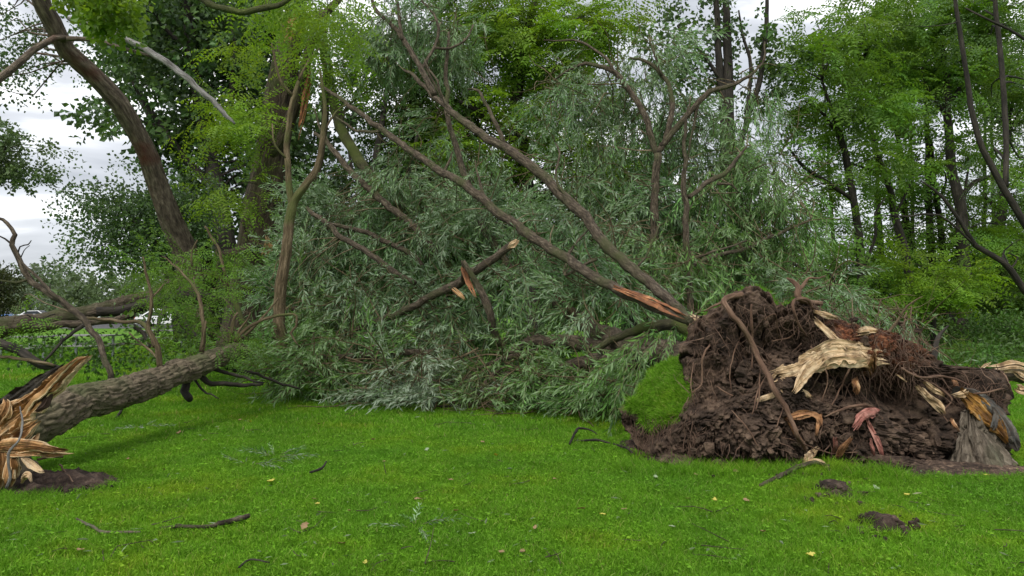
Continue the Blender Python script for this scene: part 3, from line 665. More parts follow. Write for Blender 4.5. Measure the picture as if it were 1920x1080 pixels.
    mb.add(V.reshape(-1, 3), np.stack([i + j, i + j + 1, i + 91 + j, i + 90 + j], -1).reshape(-1, 4))
    mb.add(back.reshape(-1, 3), np.stack([i + j, i + j + 1, i + 91 + j, i + 90 + j], -1).reshape(-1, 4)[:, ::-1])
    turf = mb.build('turf_flap', bpy.data.materials['lawn_ground'], root)
    # trunk and its boughs, lying away from the plate to the left
    tr = MB(); skel = []
    p, r_ = px_pts([(1420, 700, 8.7, 110), (1330, 680, 9.3, 82), (1260, 668, 10.0, 58), (1190, 650, 10.9, 46), (1120, 624, 11.9, 34), (1075, 592, 12.5, 28), (1038, 566, 13.0, 14)])
    pp, _ = tube(tr, p, r_, 36, 0.05, wob=0.05, rough=0.1, fur=(0.022, 0.07), seed=3); skel.append(pp); tr.build('trunk', M_BARK, root)
    for l, m in ([[(1290, 690, 9.9, 34), (1210, 678, 10.8, 30), (1130, 672, 11.3, 26), (1060, 690, 11.7, 22), (1010, 706, 12.0, 12)], M_BARK],
                 [[(1230, 655, 10.6, 40), (1150, 652, 11.5, 32), (1060, 640, 12.0, 26), (1000, 640, 12.3, 22), (955, 658, 12.6, 16)], M_BARK],
                 [[(1330, 640, 9.6, 24), (1260, 612, 10.2, 22), (1190, 622, 10.8, 18), (1120, 652, 11.2, 13)], M_BARKM],
                 [[(1080, 596, 12.4, 14), (1050, 560, 12.5, 11), (1033, 520, 12.6, 6)], M_STRIP]):
        mb = MB(); p, r_ = px_pts(l); pp, _ = tube(mb, p, r_, 14, 0.08, wob=0.07, rough=0.2, seed=len(skel) + 40); skel.append(pp); mb.build('bough', m, root)
    fm = MB(); ce = foliage(fm, 'willow', [(1130, 700, 11.3, 75, 50, .5), (1225, 640, 9.9, 40, 22, .25, .8), (1235, 700, 9.7, 34, 30, .25), (1060, 705, 11.8, 70, 45, .5), (1190, 715, 10.6, 50, 40, .35), (1255, 612, 10.5, 34, 20, .25, .6), (1020, 650, 12.5, 60, 45, .5)],
                            62, rng, 0.20, 8, 0.7, 0.25)
    fm.build('foliage', [M_WILLOWG, M_TWIG], root, kind='stuff')
    tm = MB(); twigs_to(tm, np.concatenate(skel), ce, rng, 0.012, keep=0.7); tm.build('twigs', M_TWIG, root, kind='stuff')
    # roots: the ones the picture lets you tell apart
    def on_face(l, lift=0.0):
        return [(x, y, float(plate_front(x, y)) - dl - lift, w) for x, y, dl, w in l]
    def rpart(l, seg=10, wob=0.02, lab=None, mat=M_ROOT):
        mb = MB(); p, r_ = px_pts(on_face(l), 0.8); tube(mb, p, r_, seg, 0.03, wob=wob, rough=0.22, seed=int(l[0][0]), gnarl=0.3); mb.build('root', mat, root, label=lab)
    rpart([(1392, 552, 0.05, 14), (1357, 563, 0.16, 13), (1370, 586, 0.26, 13), (1392, 617, 0.30, 13), (1411, 647, 0.30, 13), (1424, 676, 0.30, 13), (1440, 704, 0.28, 13), (1454, 731, 0.27, 13),
           (1470, 757, 0.25, 12), (1484, 788, 0.22, 11), (1494, 814, 0.2, 10), (1513, 848, 0.1, 7)], lab='long thick brown root hanging across the earth face')
    rpart([(1360, 563, 0.16, 7), (1340, 573, 0.15, 5), (1319, 582, 0.12, 3)])
    rpart([(1526, 580, 0.0, 8), (1512, 561, 0.1, 8), (1490, 562, 0.15, 7), (1488, 580, 0.18, 7), (1496, 606, 0.18, 6), (1512, 630, 0.15, 5)])
    rpart([(1409, 570, 0.1, 5), (1408, 610, 0.16, 7), (1410, 640, 0.16, 5), (1411, 692, 0.16, 3)])
    rpart([(1331, 647, 0.05, 4), (1319, 668, 0.16, 5), (1317, 700, 0.16, 4), (1316, 722, 0.16, 3), (1299, 738, 0.13, 3)])
    rpart([(1540, 570, -0.1, 12), (1497, 560, 0.0, 15), (1496, 540, 0.0, 14), (1484, 528, 0.0, 10), (1474, 523, 0.0, 4)], wob=0.03)
    rpart([(1497, 545, 0.0, 10), (1508, 531, 0.0, 8), (1520, 522, 0.0, 5), (1545, 517, -0.05, 3)], wob=0.03)
    for l in ([(1344, 724, 0.1, 3), (1357, 733, 0.14, 4), (1376, 742, 0.14, 4)], [(1600, 660, 0.1, 5), (1590, 700, 0.15, 5), (1575, 730, 0.14, 4), (1560, 760, 0.1, 3)],
              [(1545, 782, 0.1, 3), (1580, 770, 0.14, 6), (1612, 760, 0.16, 8), (1640, 762, 0.1, 6)], [(1448, 640, 0.1, 3), (1480, 632, 0.14, 4), (1500, 615, 0.1, 3)],
              [(1690, 690, 0.14, 6), (1722, 706, 0.2, 6), (1760, 706, 0.22, 6), (1790, 712, 0.24, 5), (1815, 724, 0.25, 3)], [(1735, 710, 0.1, 5), (1770, 735, 0.25, 6), (1786, 752, 0.25, 4), (1768, 770, 0.2, 3), (1776, 790, 0.2, 2)],
              [(1790, 742, 0.1, 5), (1830, 738, 0.2, 5), (1868, 730, 0.1, 4), (1884, 728, 0.05, 2)], [(1465, 820, 0.1, 2), (1500, 830, 0.15, 3), (1560, 850, 0.15, 3), (1610, 848, 0.1, 2)],
              [(1372, 770, 0.1, 3), (1400, 800, 0.14, 3), (1420, 838, 0.12, 3)], [(1430, 600, 0.1, 2), (1455, 590, 0.12, 3), (1458, 620, 0.14, 3), (1460, 640, 0.1, 2)],
              [(1520, 650, 0.05, 5), (1545, 690, 0.15, 4), (1552, 720, 0.15, 3), (1540, 752, 0.12, 2)], [(1650, 780, 0.1, 4), (1668, 800, 0.15, 4), (1688, 806, 0.12, 3)],
              [(1440, 700, 0.05, 3), (1420, 740, 0.2, 4), (1408, 778, 0.2, 3)], [(1425, 690, 0.05, 3), (1424, 730, 0.2, 4), (1416, 770, 0.18, 3)], [(1470, 760, 0.1, 3), (1456, 800, 0.16, 3)],
              [(1385, 640, 0.1, 3), (1370, 690, 0.14, 3), (1372, 730, 0.12, 2)], [(1300, 680, 0.05, 2), (1296, 720, 0.13, 3), (1302, 760, 0.1, 2)]):
        rpart(l, 7)
    # fine roots and hanging fibres: nobody could count them
    hm = MB()
    for k in range(2000):
        if k < 190:  x, y = rng.uniform(1180, 1300), rng.uniform(780, 840)
        elif k < 520: x, y = rng.uniform(1600, 1740), rng.uniform(630, 730)
        elif k < 720: x, y = rng.uniform(1740, 1880), rng.uniform(695, 760)
        else: x, y = rng.uniform(1290, 1720), rng.uniform(560, 850)
        if k < 190: d = 8.15 - 0.5 * (x - 1175) / 125.0 - 0.05
        else: d = float(plate_front(x, y)) - 0.02
        p = P(x, y, d); L = rng.uniform(0.06, 0.36) * (1.0 if k > 190 else 0.9); n = 5
        dr = unit(np.array((rng.normal() * 0.7, -rng.uniform(0.0, 0.6), -1.0 if rng.random() < 0.75 else rng.normal())))
        if k < 190: dr = unit(np.array((rng.normal() * 0.25, -0.1, -1)))
        q = [p]
        for s in range(n - 1):
            dr = unit(dr + rng.normal(size=3) * 0.32 + np.array((0, 0, -0.12))); q.append(q[-1] + dr * L / (n - 1))
        q = np.array(q); q[:, 2] = np.maximum(q[:, 2], 0.01); r0 = rng.choice([0.002, 0.0032, 0.006, 0.009], p=[.5, .34, .12, .04])
        tube(hm, q, np.linspace(r0, r0 * 0.3, n), 3, 0.08, seed=k, cap=False)
    hm.build('rootlets', M_ROOTF, root, kind='stuff')
    # clods crumbling off the face
    cm = MB(); ico = ico_sphere(2)
    for k in range(380):
        x, y = rng.uniform(1300, 1760), 0
        y = rng.uniform(760, 878) if rng.random() < 0.75 else rng.uniform(590, 760)
        s = rng.choice([0.012, 0.022, 0.04], p=[.55, .35, .10]) * rng.uniform(0.7, 1.3)
        c0 = P(x, y, float(plate_front(x, y)) - 0.03 - rng.uniform(0, .05))
        if y > 855: c0 = G(x, y + 8); c0[2] = s * 0.4 + 0.03
        v = np.sign(ico[0]) * np.abs(ico[0]) ** 0.6 * (1 + 0.9 * fbm(ico[0] * 1.6 + k, k, 3))[:, None] * s * rng.uniform(0.5, 1.3, 3)
        cm.add(v + c0, ico[1], lc=0.0, smooth=False)
    cm.build('soil_clods', M_SOIL, root, kind='stuff')
    # torn pale wood in the plate
    def torn(l, mat, thick=0.02, jag=0.5, curl=0.0, name='torn_wood', lab=None, lift=0.0, nrm=(0.1, -1, 0.25)):
        p, r_ = px_pts(on_face(l, lift), 0.85); mb = MB()
        if len(l) <= 4 and not lab and lift == 0: p = p[[0, len(l) // 2, -1]]; p[1] = (p[0] + p[2]) / 2 + (p[1] - (p[0] + p[2]) / 2) * 0.3; r_ = np.array((0.8, 1.0, 0.6)) * r_.max() * 0.75; curl = -0.08
        w = np.maximum(r_ * 2, r_.max() * 0.9)
        strip(mb, p, w, thick * 0.5, nrm, 0.75, 0.010, 25, int(l[0][0]), curl=curl + 0.08)
        splintered(mb, p, r_ * 2, thick * 0.8, nrm, int(l[0][0]), n=4, step=0.012); mb.build(name, mat, root, label=lab)
    torn([(1650, 668, 0.06, 34), (1600, 662, 0.12, 48), (1560, 662, 0.18, 52), (1525, 676, 0.2, 40), (1495, 690, 0.2, 30), (1455, 702, 0.12, 10)], M_PALE, 0.03, lab='broad pale torn slab across the middle of the plate')
    torn([(1540, 676, 0.2, 26), (1516, 696, 0.25, 24), (1502, 715, 0.26, 18), (1490, 732, 0.26, 8)], M_PALE, 0.02, lift=0.02)
    torn([(1530, 600, 0.10, 10), (1560, 632, 0.15, 16), (1590, 655, 0.16, 18)], M_PALE, 0.02)
    torn([(1418, 752, 0.14, 7), (1440, 742, 0.16, 14), (1468, 730, 0.12, 12), (1492, 726, 0.1, 6)], M_PALE, 0.015)
    torn([(1498, 734, 0.1, 10), (1512, 732, 0.14, 16), (1522, 745, 0.12, 8)], M_PALE, 0.02)
    torn([(1448, 708, 0.1, 9), (1462, 694, 0.12, 9), (1468, 684, 0.1, 5)], M_PALE, 0.02)
    torn([(1474, 785, 0.06, 8), (1498, 778, 0.14, 16), (1518, 776, 0.12, 12), (1534, 784, 0.12, 14), (1538, 796, 0.1, 10)], M_PUNK, 0.02)
    torn([(1538, 778, 0.1, 8), (1536, 795, 0.14, 12), (1530, 815, 0.1, 5)], M_PUNK, 0.02)
    torn([(1480, 790, 0.1, 9), (1482, 815, 0.14, 10), (1500, 828, 0.14, 14), (1514, 850, 0.1, 8)], M_PUNK, 0.02)
    torn([(1590, 640, 0.12, 12), (1612, 652, 0.2, 16), (1624, 672, 0.2, 12), (1636, 690, 0.16, 8)], M_PALE, 0.03)
    torn([(1640, 668, 0.18, 22), (1636, 686, 0.2, 26), (1634, 700, 0.2, 12)], M_PUNK, 0.03)
    torn([(1604, 712, 0.2, 14), (1608, 728, 0.22, 22), (1606, 736, 0.2, 14)], M_PUNK, 0.03)
    torn([(1735, 718, 0.2, 9), (1752, 728, 0.3, 14), (1770, 742, 0.3, 10)], M_PALE, 0.03)
    torn([(1722, 726, 0.2, 8), (1740, 750, 0.3, 13), (1760, 765, 0.3, 15), (1772, 774, 0.25, 8)], M_PALE, 0.03)
    torn([(1784, 786, 0.25, 8), (1790, 800, 0.25, 10), (1798, 808, 0.2, 7)], M_PUNK, 0.02)
    torn([(1788, 712, 0.15, 10), (1796, 722, 0.2, 16), (1796, 732, 0.18, 8)], M_PUNK, 0.03)
    torn([(1680, 702, 0.22, 5), (1692, 708, 0.25, 5), (1700, 716, 0.22, 2)], M_PALE, 0.01)
    torn([(1738, 740, 0.3, 6), (1764, 760, 0.33, 9), (1770, 770, 0.3, 4)], M_PALE, 0.02, lift=0.02)
    torn([(1602, 798, 0.14, 14), (1614, 784, 0.18, 19), (1632, 775, 0.2, 22), (1647, 770, 0.16, 12)], M_PINK, 0.025, lab='pinkish torn root flap in the dark soil')
    torn([(1626, 790, 0.16, 7), (1644, 812, 0.16, 7), (1652, 832, 0.15, 14), (1655, 852, 0.12, 10)], M_PINK, 0.02)
    torn([(1570, 856, 0.12, 12), (1580, 838, 0.16, 16), (1596, 822, 0.14, 8)], M_PUNK, 0.025)
    torn([(1632, 824, 0.12, 6), (1635, 845, 0.14, 9), (1640, 856, 0.1, 5)], M_PINK, 0.02)
    torn([(1568, 822, 0.12, 6), (1570, 838, 0.14, 11), (1564, 850, 0.1, 6)], M_PINK, 0.02)
    torn([(1509, 862, 0.2, 12), (1522, 850, 0.22, 13), (1534, 841, 0.22, 11)], M_PALE, 0.02, lab='short pale board like splinter at the foot of the plate')
    torn([(1568, 596, 0.08, 10), (1545, 588, 0.10, 16), (1528, 584, 0.06, 8)], M_PALE, 0.02)
    torn([(1612, 622, 0.05, 20), (1625, 614, 0.08, 26), (1640, 622, 0.05, 14)], M_PALE, 0.03)
    return root, TURF

def ico_sphere(sub):
    import bmesh
    bm = bmesh.new(); bmesh.ops.create_icosphere(bm, subdivisions=sub, radius=1.0)
    v = np.array([x.co[:] for x in bm.verts]); f = np.array([[q.index for q in x.verts] for x in bm.faces]); bm.free()
    return v, f
UPROOTED, TURF = build_root_plate()

# ------------------------------------------------------------------ fallen willow limbs with their foliage
def limb_thing(name, label, cat, main, subs, blobs, seed, bark=M_BARK, leaf=M_WILLOW, dens=60, group=None, torn=None, clump=0.23, droop=0.3, seg=18, fur=None, twig=0.012, size=1.0, kind='willow', per=12, keep=0.75, wob=0.05, flat=0.8, wk=0.70):
    rng = np.random.default_rng(seed); p, r = px_pts(main, wk)
    root = thing(name, label, cat, p[0], group); skel = []
    mb = MB(); pp, _ = tube(mb, p, r, seg, 0.07, wob=wob, rough=0.16, fur=fur or 0.0, seed=seed, gnarl=0.12); skel.append(pp); limb = mb.build('limb', bark, root)
    for s in subs:
        b2 = bark
        if not isinstance(s, list): s, b2 = s
        mb = MB(); q, rr = px_pts(s, min(1, wk * 1.15)); pp, _ = tube(mb, q, rr, 9, 0.1, wob=wob * 1.1, rough=0.2, seed=seed + len(skel) * 7, gnarl=0.2); skel.append(pp); mb.build('branch', b2, root)
    for t in torn or []:
        l, wm, th, lab = t; mb = MB(); q, rr = px_pts(l, 0.72); splintered(mb, q, rr * 2, th, (0.2, -1, 0.3), seed + 3, n=4, step=0.03, bend=-0.2); mb.build('torn_wood', wm, limb, label=lab)
    if blobs:
        if name != 'willow_bough': blobs = [(q[0], q[1], q[2] + 0.35) + tuple(q[3:]) for q in blobs]
        fm = MB(); ce = foliage(fm, kind, blobs, dens, rng, clump, per, flat, droop, size=size)
        tm = MB(); twigs_to(tm, np.concatenate(skel), ce, rng, twig, keep=keep, sag=0.05)
        for q in blobs:                                            # bare twigs that stick out of the leaves
            c0, r0 = blob(*q[:6])
            for _ in range(int(rng.integers(9, 16))):
                u = rnd_dirs(rng, 1)[0]; u[1] = -abs(u[1]); st = c0 + u * r0 * rng.uniform(0.8, 1.15); dr = unit(rng.normal(size=3) * np.array((1, 0.5, 0.8)) + np.array((0, -0.2, 0.1))); L = rng.uniform(0.5, 1.7); ps = [st]
                for _k in range(4): dr = unit(dr + rng.normal(size=3) * 0.28); ps.append(ps[-1] + dr * L / 4)
                ps = np.array(ps); ps[:, 2] = np.maximum(ps[:, 2], 0.04); w0 = rng.uniform(0.006, 0.016)
                tube(tm, ps, np.linspace(w0, w0 * 0.35, 5), 5, 0.12, cap=False, seed=int(rng.integers(999)), mat=1)
        if tm.n: tm.build('twigs', [M_TWIG, M_STRIP] if bark is not M_BARKD else [bark, M_STRIP], root, kind='stuff')
        fm.build('foliage', [leaf, M_TWIG], root, kind='stuff')
    return root
limb_thing('fallen_limb', 'long fallen willow limb with a peeled orange-red stretch near its lower end', 'fallen limb',
    [(1318, 602, 9.3, 26), (1270, 592, 9.7, 30), (1200, 560, 10.3, 28), (1110, 516, 11.2, 27), (1040, 472, 12.0, 26), (960, 418, 12.7, 25), (880, 355, 13.4, 23), (800, 305, 14.1, 20), (720, 245, 14.9, 16), (650, 195, 15.6, 12), (600, 160, 16.2, 7)],
    [[(720, 245, 14.9, 9), (672, 246, 15.3, 6), (630, 220, 15.6, 4)], [(830, 325, 13.8, 8), (845, 300, 14.0, 6), (850, 285, 14.0, 3)], [(925, 392, 13.1, 9), (900, 350, 13.5, 6), (890, 300, 13.8, 3)], [(1060, 485, 11.9, 8), (1085, 450, 12.0, 5), (1110, 425, 12.2, 3), (1148, 408, 12.3, 2)]],
    [(1000, 520, 12.8, 80, 60, .5), (870, 430, 14.3, 95, 70, .6), (760, 330, 15.3, 70, 60, .6, .7), (1120, 560, 11.8, 70, 45, .5), (940, 350, 14.8, 60, 50, .5, .35), (1080, 440, 13.2, 70, 60, .5)], 101, M_BARK,
    torn=[([(1150, 538, 10.60, 9), (1180, 550, 10.30, 13), (1220, 566, 9.97, 19), (1258, 584, 9.66, 20), (1286, 596, 9.42, 12)], M_PEEL, 0.03, 'peeled orange red wood on the lower limb'),
          ([(1330, 606, 9.2, 16), (1308, 598, 9.24, 12), (1292, 586, 9.3, 5)], M_PALE, 0.02, 'pale splintered butt of the limb')], dens=62)
limb_thing('fallen_limb', 'high fallen willow limb with dark furrowed bark arching up to a bare broken tip', 'fallen limb',
    [(1300, 610, 9.8, 26), (1250, 560, 10.4, 28), (1190, 510, 11.0, 30), (1130, 452, 11.6, 30), (1080, 390, 12.2, 29), (1020, 332, 12.8, 27), (965, 288, 13.3, 26), (900, 250, 13.9, 22), (845, 208, 14.4, 18), (800, 165, 14.9, 13), (758, 128, 15.3, 7)],
    [[(815, 178, 14.7, 15), (790, 130, 15.0, 13), (760, 80, 15.3, 12), (735, 45, 15.6, 11), (705, 18, 15.9, 9), (695, -10, 16, 7)], [(755, 75, 15.3, 8), (748, 35, 15.5, 8), (742, -10, 15.8, 7)],
     [(790, 130, 15.0, 8), (810, 95, 15.2, 8), (822, 60, 15.3, 7), (815, 25, 15.5, 5), (790, 0, 15.6, 4)], [(816, 90, 15.2, 7), (845, 90, 15.3, 6), (870, 75, 15.3, 5), (890, 45, 15.5, 4)],
     [(945, 270, 13.5, 12), (925, 225, 13.6, 9), (910, 195, 13.7, 8), (897, 170, 13.8, 7), (876, 170, 13.9, 4)], [(1070, 380, 12.3, 7), (1042, 330, 12.5, 6), (1048, 290, 12.7, 4), (1040, 272, 12.8, 3)], [(845, 208, 14.4, 6), (810, 140, 14.5, 5), (795, 110, 14.6, 3)],
     [(1120, 485, 11.7, 8), (1085, 505, 11.8, 6), (1060, 515, 11.9, 4)], [(1190, 505, 11, 6), (1215, 470, 11.1, 5), (1235, 420, 11.2, 3)]],
    [(790, 60, 16.2, 95, 85, .7), (700, 70, 16.6, 60, 70, .6), (870, 75, 16.2, 55, 60, .6, .7), (850, 240, 15.9, 45, 40, .6, .5), (1040, 310, 14.6, 50, 50, .5, .5), (1090, 480, 13.6, 70, 60, .5), (1190, 520, 12.6, 60, 55, .5, .8)], 102, M_BARK, dens=60, fur=(0.010, 0.04), seg=26)
limb_thing('fallen_limb', 'mossy fallen willow stem slanting down from the big trunk into the boughs', 'fallen limb',
    [(600, 60, 17.8, 22), (618, 150, 17.4, 26), (640, 240, 17.0, 28), (680, 310, 16.6, 28), (730, 370, 16.1, 30), (775, 430, 15.6, 32), (815, 475, 15.2, 32), (855, 520, 14.8, 28)],
    [[(640, 240, 17, 10), (650, 200, 17, 6), (690, 170, 17, 3)], [(690, 320, 16.5, 9), (660, 360, 16.6, 7), (625, 392, 16.7, 4)]],
    [(690, 420, 16.2, 85, 70, .6), (780, 410, 16.4, 70, 60, .6), (640, 480, 15.7, 80, 60, .6)], 103, M_BARKM, dens=60)
limb_thing('fallen_limb', 'thin pale willow limb running down right below the mossy stem', 'fallen limb',
    [(590, 250, 15.8, 9), (620, 275, 15.6, 14), (660, 325, 15.3, 17), (710, 370, 15.0, 19), (760, 410, 14.7, 18), (800, 450, 14.4, 18), (830, 480, 14.2, 14)],
    [[(620, 275, 15.6, 7), (600, 240, 15.7, 5), (588, 200, 15.8, 3)]], [(740, 480, 15.0, 80, 55, .5), (620, 400, 15.7, 65, 65, .5), (590, 450, 15.5, 45, 60, .5)], 104, M_BARK, dens=62)
limb_thing('fallen_limb', 'slender lichen-grey limb curving down to a broken end at centre left of the boughs', 'fallen limb',
    [(575, 390, 14.9, 9), (610, 415, 14.6, 14), (645, 447, 14.3, 15), (690, 475, 14.0, 15), (740, 510, 13.7, 16), (782, 530, 13.5, 13)],
    [[(615, 420, 14.5, 9), (670, 430, 14.6, 11), (720, 450, 14.6, 12), (765, 470, 14.5, 13), (795, 498, 14.4, 10)]], [(590, 530, 14.5, 90, 60, .5), (700, 560, 14.0, 80, 50, .5), (560, 520, 15.0, 30, 50, .4)], 105, M_BARK, dens=66)
limb_thing('fallen_limb', 'dark steep willow limb dropping between the two long limbs', 'fallen limb',
    [(842, 60, 15.9, 8), (838, 140, 15.6, 11), (842, 230, 15.3, 14), (862, 300, 15.0, 17), (885, 365, 14.7, 19), (905, 425, 14.4, 20), (940, 480, 14.1, 19), (972, 525, 13.8, 16)],
    [[(842, 200, 15.4, 7), (815, 160, 15.6, 6), (795, 120, 15.7, 4)]], [(880, 300, 16.0, 50, 60, .5, .4), (960, 440, 15.2, 70, 70, .5), (830, 380, 16.0, 60, 50, .5, .7)], 106, M_BARK, dens=58)
limb_thing('broken_limb', 'broken willow limb with a snapped pale upper end leaning across the pile', 'broken limb',
    [(966, 455, 12.3, 19), (935, 478, 12.4, 21), (890, 510, 12.6, 23), (860, 530, 12.8, 25), (800, 560, 13.0, 21), (740, 590, 13.3, 17), (690, 610, 13.6, 14), (645, 622, 13.8, 8)],
    [[(870, 525, 12.6, 16), (868, 500, 12.5, 12), (862, 488, 12.4, 5)], [(868, 490, 12.3, 10), (892, 530, 12.3, 15), (912, 575, 12.3, 19), (926, 620, 12.4, 17), (940, 655, 12.6, 10)]],
    [(760, 640, 13.4, 100, 50, .5), (900, 620, 13.2, 80, 60, .5), (660, 640, 13.9, 70, 45, .5), (840, 560, 13.8, 80, 50, .4)], 107, M_BARK, dens=70,
    torn=[([(972, 450, 12.22, 10), (960, 458, 12.2, 16), (950, 466, 12.25, 6)], M_PALE, 0.02, 'snapped pale end'), ([(866, 500, 12.4, 9), (878, 530, 12.35, 15), (892, 556, 12.2, 9)], M_PEEL, 0.02, None), ([(848, 540, 12.6, 8), (862, 552, 12.5, 14), (872, 562, 12.5, 7)], M_ORANGE, 0.02, None)])
# low boughs in front
FB = 'leafy willow boughs lying along the front of the pile'
limb_thing('willow_bough', 'silvery willow bough with upturned pale leaves on the lawn edge', 'bough',
    [(960, 700, 12.3, 14), (900, 706, 12.3, 12), (830, 712, 12.3, 9), (760, 716, 12.3, 4)], [], [(800, 716, 12.25, 70, 34, .4), (850, 735, 12.1, 50, 22, .3), (745, 712, 12.6, 30, 24, .3)], 111, leaf=M_SILVER, dens=105, group=FB, clump=0.17, droop=0.1)
limb_thing('willow_bough', 'low willow bough spread on the grass right of the bare leaning sapling', 'bough',
    [(740, 660, 13.2, 18), (680, 664, 13.2, 15), (600, 672, 13.2, 12), (520, 684, 13.3, 5)], [[(820, 662, 13.1, 14), (760, 662, 13.0, 17), (715, 658, 13.0, 8)]], [(580, 690, 13.0, 75, 36, .4), (660, 700, 12.9, 65, 30, .4), (520, 690, 13.3, 45, 26, .3), (620, 645, 13.5, 80, 36, .4), (700, 690, 13.0, 50, 36, .4)], 112, leaf=M_WILLOWG, dens=88, group=FB, clump=0.2, droop=0.15)
limb_thing('willow_bough', 'tangled willow bough hanging over the lawn left of the root plate', 'bough',
    [(1080, 640, 12.4, 20), (1020, 655, 12.3, 17), (950, 672, 12.3, 13), (890, 690, 12.3, 6)], [[(900, 800, 11.9, 5), (893, 760, 12.0, 7), (905, 725, 12.1, 9), (940, 690, 12.2, 9)]], [(960, 715, 12.15, 60, 34, .35), (900, 680, 12.6, 60, 34, .4), (1010, 725, 11.9, 45, 26, .3), (930, 745, 12.0, 40, 18, .25)], 113, leaf=M_WILLOWG, dens=90, group=FB, clump=0.18, droop=0.25)
limb_thing('willow_bough', 'bright leafy willow bough beside the lifted turf', 'bough',
    [(1180, 655, 11.2, 16), (1150, 690, 11.3, 12), (1110, 715, 11.4, 8), (1075, 735, 11.5, 4)], [], [(1120, 728, 11.2, 50, 26, .3), (1165, 735, 10.6, 30, 26, .25), (1070, 740, 11.6, 40, 22, .3)], 114, leaf=M_WILLOWG, dens=95, group=FB, clump=0.16, droop=0.3)
limb_thing('willow_bough', 'willow bough heaped against the foot of the broad standing trunk', 'bough',
    [(640, 560, 15.0, 16), (580, 570, 14.8, 14), (520, 590, 14.8, 10), (470, 620, 14.9, 5)], [], [(570, 610, 14.5, 50, 50, .5), (610, 600, 14.3, 70, 50, .5)], 115, leaf=M_WILLOWG, dens=75, group=FB, clump=0.22)

# standing and leaning willows behind the pile
limb_thing('forked_willow', 'forked grey willow rising from the pile with drooping leafy tips', 'tree',
    [(1215, 640, 14.5, 18.7), (1222, 540, 14.5, 18.7), (1225, 440, 14.5, 18.0), (1230, 350, 14.5, 17.3), (1234, 288, 14.5, 17.3)],
    [[(1232, 290, 14.5, 12.2), (1205, 210, 14.6, 12.2), (1168, 155, 14.8, 10.8), (1125, 125, 15.0, 8.6), (1080, 128, 15.2, 5.8), (1040, 150, 15.3, 3.6)], [(1168, 155, 14.8, 6.5), (1130, 105, 15.0, 5.8), (1085, 80, 15.2, 4.3), (1020, 78, 15.3, 2.2)],
     [(1234, 288, 14.5, 12.2), (1258, 235, 14.5, 11.5), (1256, 165, 14.6, 9.4), (1228, 125, 14.7, 7.2), (1180, 105, 14.8, 4.3)], [(1240, 140, 14.6, 5.8), (1226, 100, 14.6, 4.3), (1215, 70, 14.7, 2.2)],
     [(1240, 275, 14.5, 13.0), (1285, 220, 14.4, 12.2), (1330, 172, 14.3, 10.1), (1385, 155, 14.2, 7.2), (1430, 120, 14.2, 4.3), (1435, 80, 14.3, 2.9)], [(1310, 190, 14.3, 6.5), (1300, 240, 14.4, 4.3), (1290, 300, 14.5, 2.9)]],
    [(1090, 200, 15.4, 70, 55, .7, .8), (1140, 250, 15.3, 55, 50, .5, .7), (1035, 190, 15.8, 30, 40, .6, .4), (1235, 100, 15.0, 46, 46, .4, .9), (1240, 220, 15.3, 60, 70, .5, 1.2), (1290, 240, 15.2, 50, 60, .5, .8), (1150, 170, 15.2, 70, 50, .5, .8), (1170, 370, 15.0, 70, 60, .6), (1180, 450, 14.7, 80, 60, .6), (1330, 290, 14.9, 45, 50, .5, .6), (1400, 190, 14.6, 50, 45, .4, .35), (1260, 380, 15.2, 60, 60, .5)], 121, M_BARK, dens=58, droop=0.9, wob=0.06, wk=0.85)
limb_thing('leaning_willow', 'leafy grey-green willow with a straight dark stem behind the root plate', 'tree',
    [(1296, 640, 13.2, 17), (1293, 560, 13.2, 17), (1290, 480, 13.2, 17), (1287, 400, 13.2, 16), (1284, 320, 13.2, 13), (1286, 250, 13.2, 8), (1292, 180, 13.2, 4)],
    [[(1292, 370, 13.2, 10), (1325, 345, 13.4, 12), (1360, 325, 13.5, 11), (1385, 295, 13.6, 8), (1400, 272, 13.7, 4)], [(1345, 345, 13.4, 7), (1370, 345, 13.5, 5), (1385, 362, 13.5, 3)], [(1296, 500, 13.2, 9), (1340, 480, 13.6, 10), (1395, 470, 14.0, 9), (1450, 440, 14.2, 8), (1520, 408, 14.4, 4)],
     [(1290, 490, 13.2, 8), (1340, 470, 13.0, 6), (1400, 450, 13.2, 3)]],
    [(1390, 350, 14.5, 90, 80, .7), (1450, 420, 14.6, 75, 65, .6), (1380, 460, 14.3, 85, 65, .6), (1330, 540, 13.6, 80, 55, .5), (1430, 520, 14.4, 80, 60, .6), (1330, 400, 14.8, 70, 60, .5), (1500, 400, 15.0, 30, 60, .4, .7), (1420, 280, 15.0, 60, 50, .5, .7), (1250, 510, 13.4, 60, 60, .5)], 122, M_BARK, leaf=M_WILLOWG, dens=62, droop=0.8)
limb_thing('fallen_limb', 'grey-green fallen willow top lying behind the right half of the root plate', 'fallen limb',
    [(1500, 620, 11.5, 16), (1560, 622, 12.0, 14), (1640, 630, 12.6, 10), (1700, 655, 13.0, 4)], [([(1650, 640, 12.0, 8), (1680, 605, 12.0, 7), (1705, 575, 12.0, 5), (1730, 556, 12.0, 2)], M_STRIP), ([(1690, 595, 12, 4), (1682, 570, 12, 3), (1676, 560, 12, 2)], M_STRIP)],
    [(1590, 600, 12.8, 55, 36, .5), (1660, 625, 13.0, 50, 30, .5), (1530, 560, 13.4, 55, 40, .5), (1700, 640, 13.4, 28, 26, .4, .8), (1480, 540, 13.8, 60, 40, .5)], 123, dens=60, droop=0.7)
mb = MB(); p, r = px_pts([(1748, 690, 8.9, 14), (1750, 665, 9.0, 12), (1760, 635, 9.1, 8), (1775, 612, 9.2, 3)]); tube(mb, p, r, 9, 0.05, wob=0.03, rough=0.3, seed=5)
